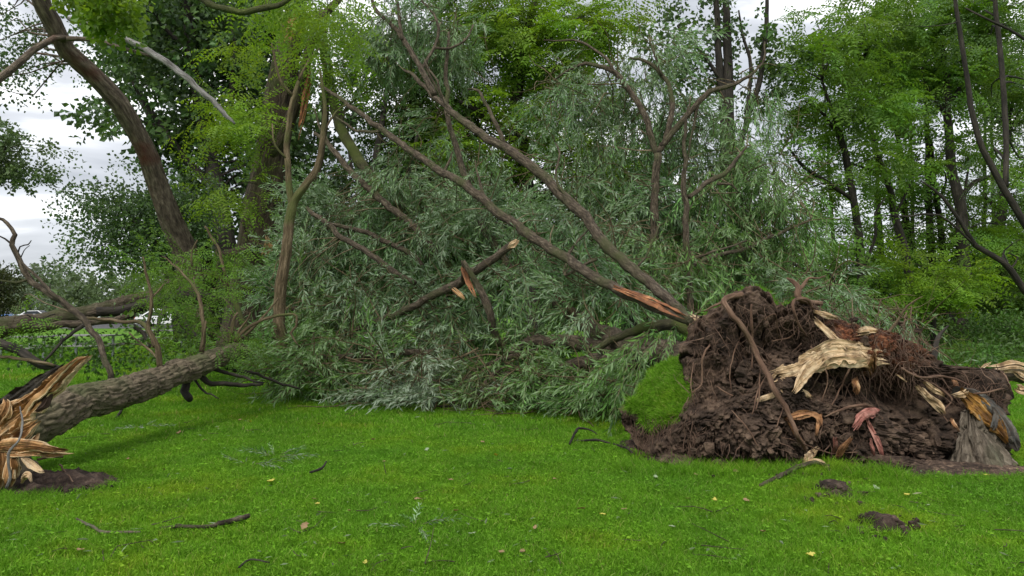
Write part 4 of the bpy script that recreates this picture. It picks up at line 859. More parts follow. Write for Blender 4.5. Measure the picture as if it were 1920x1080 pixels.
mb.build('bark_spike', M_BARKD, UPROOTED, label='thin black spike of a snag on top of the plate')

# ------------------------------------------------------------------ the broken stump and log at the left
def build_log():
    root = thing('fallen_log', 'thick furrowed bark log slanting up right from the orange splintered stump', 'log', P(60, 790, 7.6))
    mb = MB(); p, r = px_pts([(20, 812, 7.25, 92), (95, 780, 7.7, 78), (140, 759, 8.1, 69), (220, 738, 8.8, 60), (300, 712, 9.6, 52), (370, 686, 10.3, 44), (425, 664, 10.9, 36), (455, 656, 11.3, 30)])
    pp, _ = tube(mb, p, r, 150, 0.017, wob=0.03, rough=0.05, fur=(0.026, 0.062), seed=2, gnarl=0.05); mb.build('log_trunk', M_BARKL, root)
    rng = np.random.default_rng(3); sk = [pp]
    for l in ([(350, 715, 10.2, 18), (348, 735, 10.1, 20), (356, 747, 10.0, 16)], [(372, 700, 10.4, 16), (400, 718, 10.5, 13), (450, 724, 10.7, 11), (495, 720, 10.9, 6)], [(385, 690, 10.6, 12), (430, 700, 10.7, 9), (495, 720, 10.6, 4)],
              [(365, 712, 10.3, 6), (385, 735, 10.2, 5), (412, 748, 10.0, 3)], [(420, 690, 11, 8), (470, 700, 11.3, 8), (560, 730, 11.8, 5)]):
        mb = MB(); q, rr = px_pts(l, 0.75); tube(mb, q, rr, 10, 0.05, wob=0.04, rough=0.25, seed=int(l[0][0])); mb.build('branch_stub', M_BARKD, root)
    # the shoots that stand up from the log
    for l, m in (([(208, 712, 8.9, 13), (205, 690, 8.95, 14), (190, 660, 9.05, 14), (178, 630, 9.15, 13), (152, 595, 9.25, 15), (120, 568, 9.35, 15), (80, 540, 9.45, 15), (52, 518, 9.5, 14), (38, 490, 9.5, 13), (22, 460, 9.5, 12), (26, 438, 9.5, 10), (12, 420, 9.5, 8), (-8, 410, 9.5, 6)], M_BARK),
                 ([(56, 522, 9.5, 7), (30, 530, 9.4, 6), (0, 526, 9.3, 5), (-20, 525, 9.3, 4)], M_BARK), ([(40, 490, 9.5, 4), (55, 505, 9.4, 6), (70, 520, 9.4, 7), (105, 555, 9.3, 8), (150, 592, 9.25, 6)], M_BARK),
                 ([(22, 458, 9.5, 5), (8, 448, 9.5, 4), (-10, 440, 9.5, 3)], M_BARKD), ([(33, 478, 9.5, 4), (38, 462, 9.5, 3), (52, 460, 9.5, 3), (59, 452, 9.5, 2)], M_BARKD), ([(38, 485, 9.5, 3), (45, 470, 9.5, 2), (55, 462, 9.5, 1.5)], M_BARKD),
                 ([(300, 690, 9.6, 13), (296, 660, 9.6, 13), (284, 630, 9.6, 11), (278, 605, 9.6, 9), (288, 575, 9.6, 8), (282, 545, 9.6, 7), (272, 510, 9.6, 6), (268, 480, 9.6, 3)], M_STRIP), ([(290, 650, 9.6, 10), (280, 620, 9.7, 10), (255, 603, 9.8, 9), (200, 600, 9.9, 8), (160, 596, 10, 6)], M_STRIP),
                 ([(284, 560, 9.6, 5), (300, 540, 9.7, 4), (310, 530, 9.7, 2)], M_STRIP), ([(300, 675, 9.7, 7), (275, 655, 9.9, 5), (245, 625, 10.1, 3)], M_STRIP),
                 ([(378, 660, 10.4, 13), (383, 630, 10.4, 10), (378, 590, 10.4, 9), (370, 555, 10.5, 8), (350, 520, 10.6, 6), (320, 490, 10.7, 4), (305, 478, 10.7, 2)], M_STRIP), ([(380, 655, 10.4, 8), (384, 620, 10.3, 6), (386, 600, 10.3, 3)], M_STRIP),
                 ([(360, 500, 10.6, 5), (358, 470, 10.6, 4), (370, 450, 10.6, 3)], M_STRIP),
                 ([(440, 640, 11.2, 9), (460, 620, 11.2, 8), (490, 600, 11.2, 7), (550, 588, 11.3, 6), (556, 610, 11.3, 6), (545, 625, 11.3, 5), (560, 650, 11.3, 3)], M_STRIP), ([(430, 645, 11.2, 10), (436, 610, 11.2, 8), (445, 585, 11.2, 4)], M_STRIP),
                 ([(440, 640, 11.2, 7), (455, 612, 11.2, 5), (470, 585, 11.2, 3)], M_STRIP), ([(445, 640, 11.3, 8), (480, 612, 11.4, 6), (520, 560, 11.6, 4)], M_STRIP),
                 ([(462, 640, 12.2, 12), (458, 610, 12.3, 13), (440, 570, 12.4, 13), (425, 540, 12.5, 11), (405, 512, 12.5, 8)], M_BARKM), ([(430, 560, 12.4, 5), (418, 490, 12.4, 7), (400, 450, 12.5, 6), (385, 425, 12.5, 4)], M_STRIP)):
        mb = MB(); q, rr = px_pts(l, 0.8); pp, _ = tube(mb, q, rr, 9, 0.06, wob=0.035, rough=0.2, seed=int(abs(l[0][0])) + int(l[-1][1]), gnarl=0.25); sk.append(pp); mb.build('shoot', m, root)
    fm = MB(); ce = foliage(fm, 'locust', [(350, 510, 11.6, 40, 30, .4, .6), (340, 560, 11.3, 36, 40, .4, .8), (350, 620, 11.2, 40, 30, .4, .8), (385, 540, 11.8, 22, 34, .4, .35), (290, 505, 11.8, 36, 20, .35, .4), (425, 640, 11.0, 26, 10, .2, 1.1), (300, 670, 12.4, 70, 22, .4, .6), (410, 455, 12.6, 24, 26, .4, .35), (35, 610, 12.5, 14, 10, .15, .4)], 46, rng, 0.16, 8, 0.5, 0.25, roll=0.5, size=0.8)
    fm.build('foliage', [M_LOCUST, M_TWIG], root, kind='stuff')
    tm = MB(); twigs_to(tm, np.concatenate(sk[1:]), ce, rng, 0.009, keep=0.6); tm.build('twigs', M_STRIP, root, kind='stuff')
build_log()
def build_stump():
    root = thing('broken_stump', 'broken tree stump with long splintered orange wood at the left edge', 'stump', G(-20, 905))
    mb = MB(); c = G(-45, 900)
    tube(mb, [c + (0, 0.05, -0.03), c + (0, 0.02, 0.12), c + (0, 0, 0.30), c + (0.0, 0, 0.48)], [0.50, 0.40, 0.34, 0.30], 90, 0.02, rough=0.1, fur=(0.025, 0.07), seed=6); mb.build('stump_base', M_BARKL, root)
    def spl(l, mat=M_ORANGE, thick=0.05, jag=0.45, curl=0.1, nrm=(0.15, -1, 0.35), lab=None, nw=15):
        mb = MB(); p, r = px_pts(l, 0.85); sd = int(abs(l[0][0])) + int(l[0][1]); strip(mb, p, r * 1.9, thick * 0.7, nrm, 0.5, 0.010, 31, sd, curl=curl + 0.05); splintered(mb, p, r * 2, thick * 0.7, nrm, sd, n=int(np.clip(r.max() * 2 / 0.05, 3, 6)), step=0.014, bend=0.1); mb.build('splinter', mat, root, label=lab)
    spl([(-40, 850, 6.75, 90), (-5, 815, 6.7, 96), (30, 785, 6.68, 78), (62, 757, 6.66, 54), (95, 729, 6.65, 46), (122, 703, 6.65, 30), (138, 688, 6.66, 17), (147, 681, 6.68, 5)], thick=0.10, curl=0.12, lab='longest splinter, pointing up to the right')
    mb = MB(); p, r = px_pts([(0, 790, 6.80, 60), (30, 762, 6.78, 50), (62, 735, 6.76, 38), (92, 711, 6.75, 28), (112, 696, 6.76, 14)]); strip(mb, p, r * 2, 0.06, (0.15, -1, 0.35), 0.4, 0.02, 13, 9, curl=0.2); mb.build('bark_slab', M_BARKD, root)
    mb = MB(); p, r = px_pts([(66, 772, 6.60, 5), (80, 757, 6.58, 20), (90, 742, 6.59, 17), (100, 728, 6.62, 5)]); strip(mb, p, r * 2, 0.03, (0.15, -1, 0.35), 0.4, 0.012, 9, 10); mb.build('heartwood', plain_mat('dark_rotten_heart', (0.03, 0.014, 0.008), 0.9), root)
    spl([(-20, 832, 6.66, 30), (20, 826, 6.62, 36), (50, 806, 6.6, 26), (66, 794, 6.6, 10)], thick=0.05)
    spl([(-20, 846, 6.6, 24), (20, 838, 6.5, 30), (60, 837, 6.4, 24), (95, 842, 6.3, 18), (122, 844, 6.25, 8)], thick=0.05, curl=0.06, lab='flat splinter sticking out low over the soil')
    spl([(0, 845, 6.58, 14), (40, 846, 6.45, 18), (85, 850, 6.35, 8)], thick=0.03)
    spl([(2, 785, 6.6, 20), (10, 770, 6.6, 30), (14, 758, 6.62, 20), (12, 752, 6.65, 8)], thick=0.03)
    spl([(60, 830, 6.5, 10), (68, 822, 6.5, 12), (72, 814, 6.5, 5)], M_PALE, 0.02)
    for k, l in enumerate(([(-10, 910, 6.55, 26), (0, 885, 6.52, 34), (4, 860, 6.52, 30), (2, 840, 6.55, 18)], [(16, 905, 6.5, 20), (20, 885, 6.48, 26), (22, 862, 6.5, 24), (18, 845, 6.52, 12)], [(30, 890, 6.48, 8), (30, 872, 6.46, 14), (26, 858, 6.48, 8)], [(-30, 905, 6.6, 40), (-22, 880, 6.56, 40), (-20, 850, 6.55, 30)])):
        spl(l, M_ORANGE, 0.06, 0.5, 0.1, (0.3, -1, 0.1))
    spl([(42, 858, 6.4, 6), (58, 870, 6.35, 14), (74, 882, 6.3, 10), (80, 884, 6.3, 4)], M_PALE, 0.012, 0.5, -0.2)
    spl([(40, 902, 6.4, 10), (46, 892, 6.36, 12), (54, 892, 6.33, 10), (58, 902, 6.3, 5)], M_PALE, 0.02, 0.5, -0.2)
    mb = MB()
    p, r = px_pts([(12, 915, 6.3, 6), (18, 895, 6.3, 5), (17, 850, 6.28, 5), (36, 825, 6.3, 4), (42, 795, 6.35, 4), (35, 765, 6.4, 2)]); tube(mb, p, r, 7, 0.03, wob=0.02, rough=0.2, seed=4); mb.build('sucker', M_SILVERB, root)
build_stump()

# second fallen trunk lying behind
def build_back_trunk():
    root = thing('fallen_tree', 'brown fallen trunk lying across the far left lawn on its broken limbs', 'fallen tree', P(0, 640, 13.0) * np.array((1, 1, 0)))
    rng = np.random.default_rng(12); sk = []
    for i, (l, m) in enumerate((([(-90, 622, 12.6, 48), (0, 612, 13.0, 46), (80, 603, 13.4, 42), (150, 588, 13.8, 34), (220, 570, 14.3, 28), (280, 553, 14.7, 26), (320, 530, 15.1, 18)], M_BARK), ([(180, 585, 13.9, 20), (250, 580, 14.3, 24), (310, 562, 14.8, 28), (360, 555, 15.2, 30), (420, 570, 15.8, 20)], M_BARKD),
                      ([(60, 612, 13.1, 14), (130, 608, 13.3, 16), (200, 602, 13.6, 16), (250, 590, 13.9, 13)], M_BARK), ([(-60, 640, 12.8, 20), (0, 645, 12.6, 20), (45, 665, 12.4, 20), (80, 685, 12.3, 18), (120, 692, 12.3, 8)], M_BARKD),
                      ([(-20, 668, 12.3, 6), (30, 672, 12.2, 7), (80, 682, 12.2, 8), (100, 690, 12.2, 6)], M_STRIP), ([(160, 608, 13.2, 9), (125, 630, 12.9, 7), (100, 660, 12.6, 6), (80, 684, 12.4, 4)], M_BARKD), ([(50, 590, 12.8, 3), (70, 598, 12.9, 4), (105, 592, 13.0, 3)], M_BARKD),
                      ([(250, 610, 14.0, 9), (270, 630, 14.0, 9), (280, 655, 13.9, 6)], M_BARKD), ([(310, 575, 14.6, 14), (300, 600, 14.5, 10), (292, 625, 14.4, 6)], M_BARKD), ([(320, 575, 14.8, 14), (345, 600, 14.7, 10), (380, 640, 14.6, 6)], M_BARKD))):
        mb = MB(); p, r = px_pts(l, 0.85); pp, _ = tube(mb, p, r, 30 if i == 0 else 12, 0.06, wob=0.05, rough=0.15, fur=(0.018, 0.07) if i == 0 else 0.0, seed=i + 60, gnarl=0.15); sk.append(pp); mb.build('trunk' if i == 0 else 'bough', m, root)
    fm = MB(); ce = foliage(fm, 'poplar', [(200, 655, 14.3, 60, 20, .4), (110, 650, 14.0, 40, 14, .35, .6), (260, 650, 14.6, 40, 22, .4), (330, 660, 13.6, 40, 20, .35), (60, 655, 15, 60, 12, .4, .4), (340, 600, 15.6, 50, 40, .5)], 34, rng, 0.2, 7, 0.5, 0.2)
    fm.build('foliage', [M_BUSH, M_TWIG], root, kind='stuff'); tm = MB(); twigs_to(tm, np.concatenate(sk), ce, rng, 0.012, keep=0.8); tm.build('twigs', M_BARK, root, kind='stuff')
build_back_trunk()

# ------------------------------------------------------------------ standing trees, left
up_tree('leaning_tree', 'big brown trunk curving up to the left over the fallen logs', 'tree',
    [[(380, 640, 16.5, 84), (365, 560, 16.3, 78), (345, 470, 16, 74), (318, 400, 15.6, 68), (288, 320, 15.2, 62), (258, 255, 14.8, 58), (222, 192, 14.4, 58), (175, 140, 14, 56), (125, 95, 13.6, 54), (95, 40, 13.3, 52), (70, -10, 13, 50), (40, -90, 12.8, 46)],
     [(130, 72, 13.4, 16), (100, 72, 13.2, 18), (60, 95, 12.9, 20), (20, 130, 12.6, 22), (-30, 175, 12.3, 24)], [(110, 72, 13.4, 16), (180, 74, 13.2, 13), (235, 90, 13.0, 10), (290, 112, 12.9, 8), (340, 132, 12.8, 3)]],
    [(40, 30, 15, 70, 50, .8), (60, 110, 15.5, 45, 40, .6, .4), (15, 165, 15.5, 30, 26, .6, .4), (-20, 90, 15, 60, 60, .8)], 'poplar', M_POPLAR, M_BARKG, 26, 201, wk=0.62, clump=0.3, fur=(0.02, 0.09), seg=48, rough=0.06, size=0.9, per=8, twig=0.02)
mb = MB(); p, r = px_pts([(130, 35, 13.4, 9), (165, 45, 13.2, 10), (205, 58, 13.0, 10), (250, 80, 12.8, 11), (300, 108, 12.7, 12), (345, 140, 12.6, 12), (385, 176, 12.6, 11), (420, 210, 12.6, 9), (442, 232, 12.6, 4)]); tube(mb, p, r, 12, 0.05, wob=0.04, rough=0.15, seed=8)
mb.build('limb', M_SILVERB, bpy.data.objects['leaning_tree'], label='bare silver grey limb')
up_tree('broad_willow', 'broad standing willow trunk torn open at the top', 'tree',
    [[(462, 660, 18.5, 130), (470, 600, 18.4, 112), (480, 520, 18.2, 100), (490, 430, 18.1, 88), (500, 340, 18, 76), (515, 250, 18, 66), (528, 160, 18, 62), (540, 90, 18, 56), (545, 50, 18, 40)],
     [(505, 300, 17.8, 26), (540, 240, 17.5, 26), (560, 180, 17.3, 24), (575, 110, 17.2, 20), (600, 40, 17, 18), (640, -10, 17, 14)], [(560, 400, 18.5, 12), (600, 300, 18.2, 14), (612, 180, 18, 16), (608, 90, 18, 14), (600, 20, 18, 10)],
     [(480, 460, 17.4, 24), (450, 470, 17.2, 22), (418, 478, 17.2, 18)]],
    [(520, 24, 17.0, 70, 30, .6, .6), (500, 70, 17.2, 30, 40, .4, .4), (600, 30, 17, 60, 44, .6, .5), (462, 250, 16.6, 45, 24, .4, .8), (440, 215, 16.4, 30, 20, .4, .6), (610, 130, 16.8, 24, 30, .3, .6), (640, 110, 17.5, 30, 40, .4, .6), (440, 350, 16.6, 16, 26, .3, .6), (470, 190, 17, 34, 20, .4, .5)],
    'locust', M_LOCUSTB, M_BARKB, 19, 202, size=1.45, wk=0.88, clump=0.22, per=8, seg=56, fur=(0.035, 0.11), rough=0.05, droop=0.3, twig=0.014)
root = bpy.data.objects['broad_willow']
for l, m, lab in (([(582, 120, 16.95, 6), (576, 165, 16.95, 12), (566, 215, 16.98, 10), (556, 260, 17.1, 5)], M_PEEL, 'red torn strip of wood near the top'), ([(498, 480, 17.1, 18), (502, 455, 17.0, 14), (500, 440, 17.0, 6)], M_ORANGE, 'orange snapped stub'), ([(540, 80, 17.2, 12), (548, 40, 17.2, 16), (546, 20, 17.3, 6)], M_PUNK, None)):
    mb = MB(); q, rr = px_pts(l); splintered(mb, q, rr * 2, 0.04, (0, -1, 0.1), int(l[0][0]), n=4, step=0.03); mb.build('torn_wood', m, root, label=lab)
limb_thing('bare_sapling', 'leafless brown sapling bent upright in front of the broad willow trunk', 'sapling',
    [(530, 662, 12.9, 26), (524, 600, 12.9, 27), (526, 540, 12.9, 27), (536, 470, 12.9, 25), (545, 400, 12.9, 23), (552, 375, 12.9, 20), (590, 320, 12.9, 15), (605, 260, 12.9, 13), (608, 190, 12.9, 9), (600, 130, 12.9, 5)],
    [[(548, 390, 12.9, 14), (540, 330, 12.9, 13), (538, 270, 12.9, 12), (546, 200, 12.9, 11), (560, 150, 12.9, 7)], [(540, 300, 12.9, 5), (515, 270, 12.8, 4), (510, 230, 12.8, 3)], [(605, 250, 12.9, 5), (630, 210, 13, 4), (650, 195, 13, 2)], [(560, 150, 12.9, 5), (580, 110, 13, 4), (600, 90, 13, 2)],
     [(548, 180, 12.9, 8), (525, 150, 12.8, 6), (512, 105, 12.8, 5), (508, 80, 12.8, 3)]], [], 203, M_STRIP, wob=0.03, wk=0.8)
def overhang(name, label, main, blobs, kind, leaf, dens, seed, bark=M_BARKM, size=1.0, clump=0.2, per=8):
    rng = np.random.default_rng(seed); p, r = px_pts(main); root = thing(name, label, 'bough', p[0]); mb = MB(); pp, _ = tube(mb, p, r, 10, 0.06, wob=0.04, rough=0.25, seed=seed, gnarl=0.3); mb.build('limb', bark, root)
    fm = MB(); ce = foliage(fm, kind, blobs, dens, rng, clump, per, 0.5, 0.35, roll=0.5, size=size); fm.build('foliage', [leaf, M_TWIG], root, kind='stuff')
    tm = MB(); twigs_to(tm, pp, ce, rng, 0.008, keep=0.9); tm.build('twigs', bark, root, kind='stuff')
overhang('overhanging_bough', 'bright leafy maple bough hanging in at the top left', [(150, -160, 7.6, 22), (180, -90, 7.4, 16), (200, -30, 7.2, 10), (215, 20, 7.1, 4)], [(190, -30, 7.1, 55, 26, .25), (236, 12, 7.0, 20, 26, .15), (150, -4, 7.2, 18, 20, .15), (190, 22, 7.1, 26, 16, .15, .9), (215, 50, 7.1, 14, 12, .08, .6), (185, -80, 7.3, 70, 40, .3)], 'maple', M_MAPLE, 190, 204, size=0.72, clump=0.07)
overhang('overhanging_bough', 'lichen crusted bough crossing the top edge before the dark crowns', [(340, -40, 9.5, 10), (375, -2, 9.5, 11), (415, 18, 9.5, 12), (450, 23, 9.5, 12), (500, 16, 9.5, 11), (540, 0, 9.5, 9), (570, -30, 9.5, 8)], [(565, 5, 10.5, 50, 36, .3, .6), (620, 20, 11, 40, 44, .3, .4), (510, -20, 10.5, 60, 36, .3, .6)], 'locust', M_LOCUSTB, 60, 205)
DK = 'dark poplars behind the leaning trunk'
up_tree('poplar_tree', 'tall dark poplar with a slanting trunk between the leaning trunk and the broad willow', 'tree',
    [[(440, 640, 24, 46), (425, 480, 24, 42), (410, 380, 24, 34), (390, 280, 24, 28), (372, 180, 24, 24), (355, 60, 24, 20), (345, -60, 24, 14)], [(405, 360, 24, 16), (350, 300, 24, 14), (290, 220, 24, 10), (250, 150, 24, 6)], [(392, 290, 24, 14), (430, 200, 24, 12), (440, 80, 24, 8)], [(360, 100, 24, 10), (300, 40, 24, 7), (270, -10, 24, 4)]],
    [(330, 90, 24.5, 110, 90, 1.4), (420, 100, 25, 90, 110, 1.4), (330, 210, 24.5, 90, 60, 1.0), (420, 250, 25, 80, 80, 1.1), (360, 340, 25, 70, 55, 1.0), (300, 10, 24, 90, 60, 1.2), (450, 370, 25, 60, 60, 1, .7), (225, 240, 24, 45, 36, .6, .5), (560, 300, 26, 50, 120, 1, .8), (390, 430, 25.5, 60, 40, .8)], 'poplar_far', M_POPLAR, M_BARKD, 8.5, 206, DK, clump=0.45, twig=0.03)
up_tree('poplar_tree', 'dark slim poplar rising just left of the broad willow trunk', 'tree', [[(400, 640, 27, 30), (385, 480, 27, 28), (350, 330, 27, 22), (300, 250, 27, 16), (260, 180, 27, 10)], [(350, 330, 27, 12), (345, 200, 27, 10), (350, 60, 27, 8), (345, -50, 27, 5)]], [(240, 150, 28, 60, 60, 1.2, .8), (260, 60, 28, 80, 70, 1.2), (500, 100, 28, 80, 120, 1.2), (330, 420, 27, 50, 40, 1, .8), (430, -10, 27, 130, 60, 1.4), (520, 250, 28, 60, 90, 1.2)], 'poplar_far', M_POPLAR, M_BARKD, 10, 207, DK, clump=0.5, twig=0.03)
up_tree('poplar_tree', 'low round dark crown left of the leaning trunk', 'tree', [[(340, 640, 21, 26), (330, 540, 21, 24), (300, 470, 21, 18), (260, 420, 21, 12), (220, 380, 21, 6)], [(305, 480, 21, 10), (250, 470, 21, 7), (190, 450, 21, 4)]], [(250, 405, 21, 75, 56, 1.1), (205, 365, 21, 40, 38, .8), (310, 430, 21, 70, 55, 1), (200, 450, 21, 60, 40, .8), (270, 470, 21, 50, 34, .8), (355, 390, 21.5, 50, 50, .8)], 'poplar', M_POPLAR, M_BARKD, 42, 208, DK, clump=0.35, twig=0.025, size=1.15)
up_tree('roadside_tree', 'pale feathery tree reaching in at the left edge under the clouds', 'tree', [[(-80, 640, 32, 40), (-70, 480, 32, 34), (-40, 340, 32, 22), (10, 280, 32, 10)]], [(25, 275, 32, 40, 40, 1.2), (50, 330, 32, 36, 24, 1.0), (10, 330, 32, 50, 40, 1.2), (-40, 300, 32, 60, 70, 1.5)], 'poplar_far', M_FAR, M_BARKD, 12, 209, clump=0.4, droop=0.3, size=0.75)
up_tree('dark_shrub', 'dark olive clipped evergreen at the left edge below the pale tree', 'shrub', [[(-10, 640, 26, 16), (-5, 560, 26, 12), (0, 520, 26, 8)]], [(5, 540, 26, 42, 36, .7), (-20, 560, 26, 50, 40, .8)], 'bush', leaf_mat('evergreen_leaf', (0.022, 0.032, 0.008), (0.05, 0.06, 0.016), (0.05, 0.06, 0.02), 0.15), M_BARKD, 55, 210, clump=0.2, size=1.1, keep=0.4)

# ------------------------------------------------------------------ standing trees, centre back
up_tree('locust_tree', 'bright green locust crown showing high between the two long willow limbs', 'tree', [[(1000, 640, 27, 40), (995, 480, 27, 36), (985, 330, 27, 28), (970, 200, 27, 22), (985, 80, 27, 18), (1010, -20, 27, 12)], [(980, 280, 27, 14), (920, 220, 27, 11), (860, 190, 27, 7)], [(985, 300, 27, 12), (1050, 240, 27, 9), (1130, 190, 27, 5)], [(985, 90, 27, 10), (930, 40, 27, 7), (890, 10, 27, 4)], [(985, 100, 27, 10), (1060, 50, 27, 8), (1130, 10, 27, 4)]],
    [(960, 190, 26.5, 70, 45, 1.0), (980, 90, 27, 110, 70, 1.5), (1080, 60, 27, 90, 70, 1.4), (940, 20, 27, 90, 50, 1.3), (1130, 20, 27.5, 60, 45, 1), (1080, 250, 27, 110, 60, 1.2, .9), (880, 280, 27, 90, 50, 1.2, .8), (1130, 320, 27.5, 80, 40, 1, .7), (950, 330, 27.5, 100, 50, 1, .7)], 'locust_far', M_LOCUSTB, M_BARKD, 13, 220, clump=0.42, flat=0.3, twig=0.03)
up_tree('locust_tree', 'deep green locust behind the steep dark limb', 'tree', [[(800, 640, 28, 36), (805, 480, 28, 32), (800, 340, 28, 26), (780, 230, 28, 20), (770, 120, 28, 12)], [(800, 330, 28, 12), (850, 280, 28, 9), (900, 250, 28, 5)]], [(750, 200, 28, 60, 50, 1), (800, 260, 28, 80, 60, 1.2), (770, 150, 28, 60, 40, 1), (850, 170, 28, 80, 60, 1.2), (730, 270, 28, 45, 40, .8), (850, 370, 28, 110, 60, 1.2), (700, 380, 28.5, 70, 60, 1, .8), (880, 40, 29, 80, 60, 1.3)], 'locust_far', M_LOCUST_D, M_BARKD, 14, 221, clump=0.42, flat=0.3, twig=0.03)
up_tree('poplar_tree', 'thin grey poplar in the sky gap right of the broad willow', 'tree', [[(690, 640, 26, 16), (695, 450, 26, 15), (705, 300, 26, 14), (715, 240, 26, 12), (730, 120, 26, 7)], [(700, 400, 26, 8), (665, 330, 26, 6), (650, 250, 26, 4)], [(755, 640, 26, 10), (760, 400, 26, 10), (775, 290, 26, 8), (790, 230, 26, 5)]], [(650, 330, 26, 45, 45, .7, .7), (720, 330, 26, 40, 60, .7, .7), (660, 190, 26, 30, 30, .5, .5), (690, 110, 26, 50, 50, .8, .9), (640, 420, 26, 60, 50, .8, .8), (770, 340, 26, 50, 40, .8, .6), (600, 230, 27, 40, 60, .8, .6)], 'poplar_far', M_POPLAR, M_BARKD, 10, 222, clump=0.4, size=0.85)
up_tree('poplar_tree', 'sparse twin stemmed poplar against the white sky right of centre', 'tree', [[(1380, 640, 23, 26), (1375, 400, 23, 24), (1368, 240, 23, 22), (1365, 120, 23, 18), (1360, -20, 23, 12)], [(1352, 400, 23, 16), (1358, 240, 23, 16), (1350, 120, 23, 14), (1342, -20, 23, 10)], [(1374, 330, 23, 9), (1395, 250, 23, 10), (1425, 150, 23, 11), (1435, 60, 23, 9), (1438, -20, 23, 6)], [(1396, 250, 23, 8), (1408, 130, 23, 7), (1392, 60, 23, 5), (1385, 20, 23, 3)], [(1352, 150, 23, 8), (1310, 90, 23, 6), (1270, 50, 23, 4)]],
    [(1290, 50, 23.5, 60, 40, .8, .7), (1250, 90, 24, 40, 50, .7, .6), (1340, 20, 23.5, 50, 40, .8, .8), (1410, 40, 23.5, 50, 50, .8, .5), (1460, 90, 23.5, 30, 50, .6, .4), (1300, 140, 24, 45, 40, .7, .55), (1390, 180, 23.5, 45, 50, .7, .45), (1270, 160, 24, 40, 40, .6, .5)], 'poplar_far', M_POPLAR, M_BARKD, 9, 223, clump=0.38, size=0.8)
up_tree('locust_tree', 'green locust standing low behind the forked willow', 'tree', [[(1180, 640, 29, 30), (1175, 480, 29, 28), (1165, 330, 29, 20), (1160, 260, 29, 12)]], [(1180, 330, 29, 80, 50, 1.1), (1090, 390, 29, 90, 60, 1.2), (1230, 420, 29, 90, 70, 1.2), (1320, 330, 29, 50, 50, 1, .6), (1400, 460, 29, 100, 60, 1.2, .8), (1130, 480, 29, 100, 60, 1.2), (1290, 520, 29, 100, 60, 1.2)], 'locust_far', M_LOCUST_D, M_BARKD, 12, 224, clump=0.45, flat=0.3)
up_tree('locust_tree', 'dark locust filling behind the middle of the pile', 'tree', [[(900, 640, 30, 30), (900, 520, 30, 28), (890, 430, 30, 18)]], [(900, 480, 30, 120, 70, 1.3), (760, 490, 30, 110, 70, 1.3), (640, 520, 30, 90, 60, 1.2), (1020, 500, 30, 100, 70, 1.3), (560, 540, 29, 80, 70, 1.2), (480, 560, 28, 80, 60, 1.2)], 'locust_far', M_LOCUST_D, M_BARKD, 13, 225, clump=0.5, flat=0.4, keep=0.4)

# ------------------------------------------------------------------ the grove at the right
GR = 'locust trees of the grove behind the root plate'
def grove(label, trunks, blobs, dens, seed, leaf=M_LOCUST, kind='locust_far', **kw):
    trunks = [[(a, b, d, w * 0.86) for a, b, d, w in t] for t in trunks]
    return up_tree('locust_tree', label, 'tree', trunks, blobs, kind, leaf, M_BARKD, dens * 1.15, seed, GR, clump=kw.pop('clump', 0.42), flat=0.28, twig=0.028, **kw)
grove('leftmost grove locust with a kinked dark trunk right of the willow foliage', [[(1622, 640, 24, 22), (1618, 540, 24, 20), (1608, 425, 24, 17), (1592, 320, 24, 15), (1575, 250, 24, 13), (1560, 210, 24, 9), (1540, 150, 24, 5)], [(1600, 375, 24, 9), (1555, 345, 24, 9), (1510, 315, 24, 8), (1480, 280, 24, 4)], [(1580, 270, 24, 8), (1545, 215, 24, 6), (1510, 190, 24, 3)], [(1620, 500, 24, 7), (1642, 440, 24, 7), (1640, 400, 24, 5), (1660, 370, 24, 3)]],
    [(1540, 190, 24, 60, 40, .9), (1500, 130, 24.5, 45, 36, .8, .8), (1560, 110, 24, 60, 40, .9), (1530, 270, 24, 50, 34, .8, .8), (1610, 190, 24, 50, 40, .8, .8), (1560, 40, 24.5, 50, 45, .9, .8), (1630, 300, 24, 40, 24, .7, .7), (1560, 440, 24.5, 50, 26, .7, .7), (1510, 350, 24.5, 26, 30, .5, .6)], 11, 301)
grove('grove locust leaning left with a long bare dark stem', [[(1715, 640, 27, 22), (1702, 495, 27, 18), (1680, 410, 27, 16), (1660, 330, 27, 14), (1640, 270, 27, 12), (1628, 200, 27, 9), (1610, 120, 27, 6)], [(1660, 330, 27, 7), (1620, 315, 27, 6), (1575, 300, 27, 3)], [(1680, 400, 27, 6), (1705, 350, 27, 5), (1720, 310, 27, 3)]],
    [(1640, 80, 27, 60, 40, 1), (1660, 160, 27, 55, 36, .9), (1600, 70, 27, 50, 36, .9, .8), (1640, 240, 27, 60, 28, .9, .8), (1690, 280, 27, 45, 26, .8, .7), (1600, 330, 27, 50, 24, .8, .7), (1660, 20, 27, 70, 40, 1)], 11, 302)
grove('slender grove locust with a paler upright stem in the middle', [[(1722, 640, 31, 18), (1700, 435, 31, 15), (1690, 350, 31, 13), (1687, 280, 31, 11), (1672, 200, 31, 8), (1660, 130, 31, 5)]], [(1700, 200, 31, 60, 34, 1, .8), (1690, 120, 31, 60, 36, 1, .8), (1720, 350, 31, 50, 26, .9, .7), (1660, 400, 31, 60, 30, 1, .7), (1740, 50, 31, 70, 44, 1.1)], 10, 303, leaf=M_LOCUST_D)
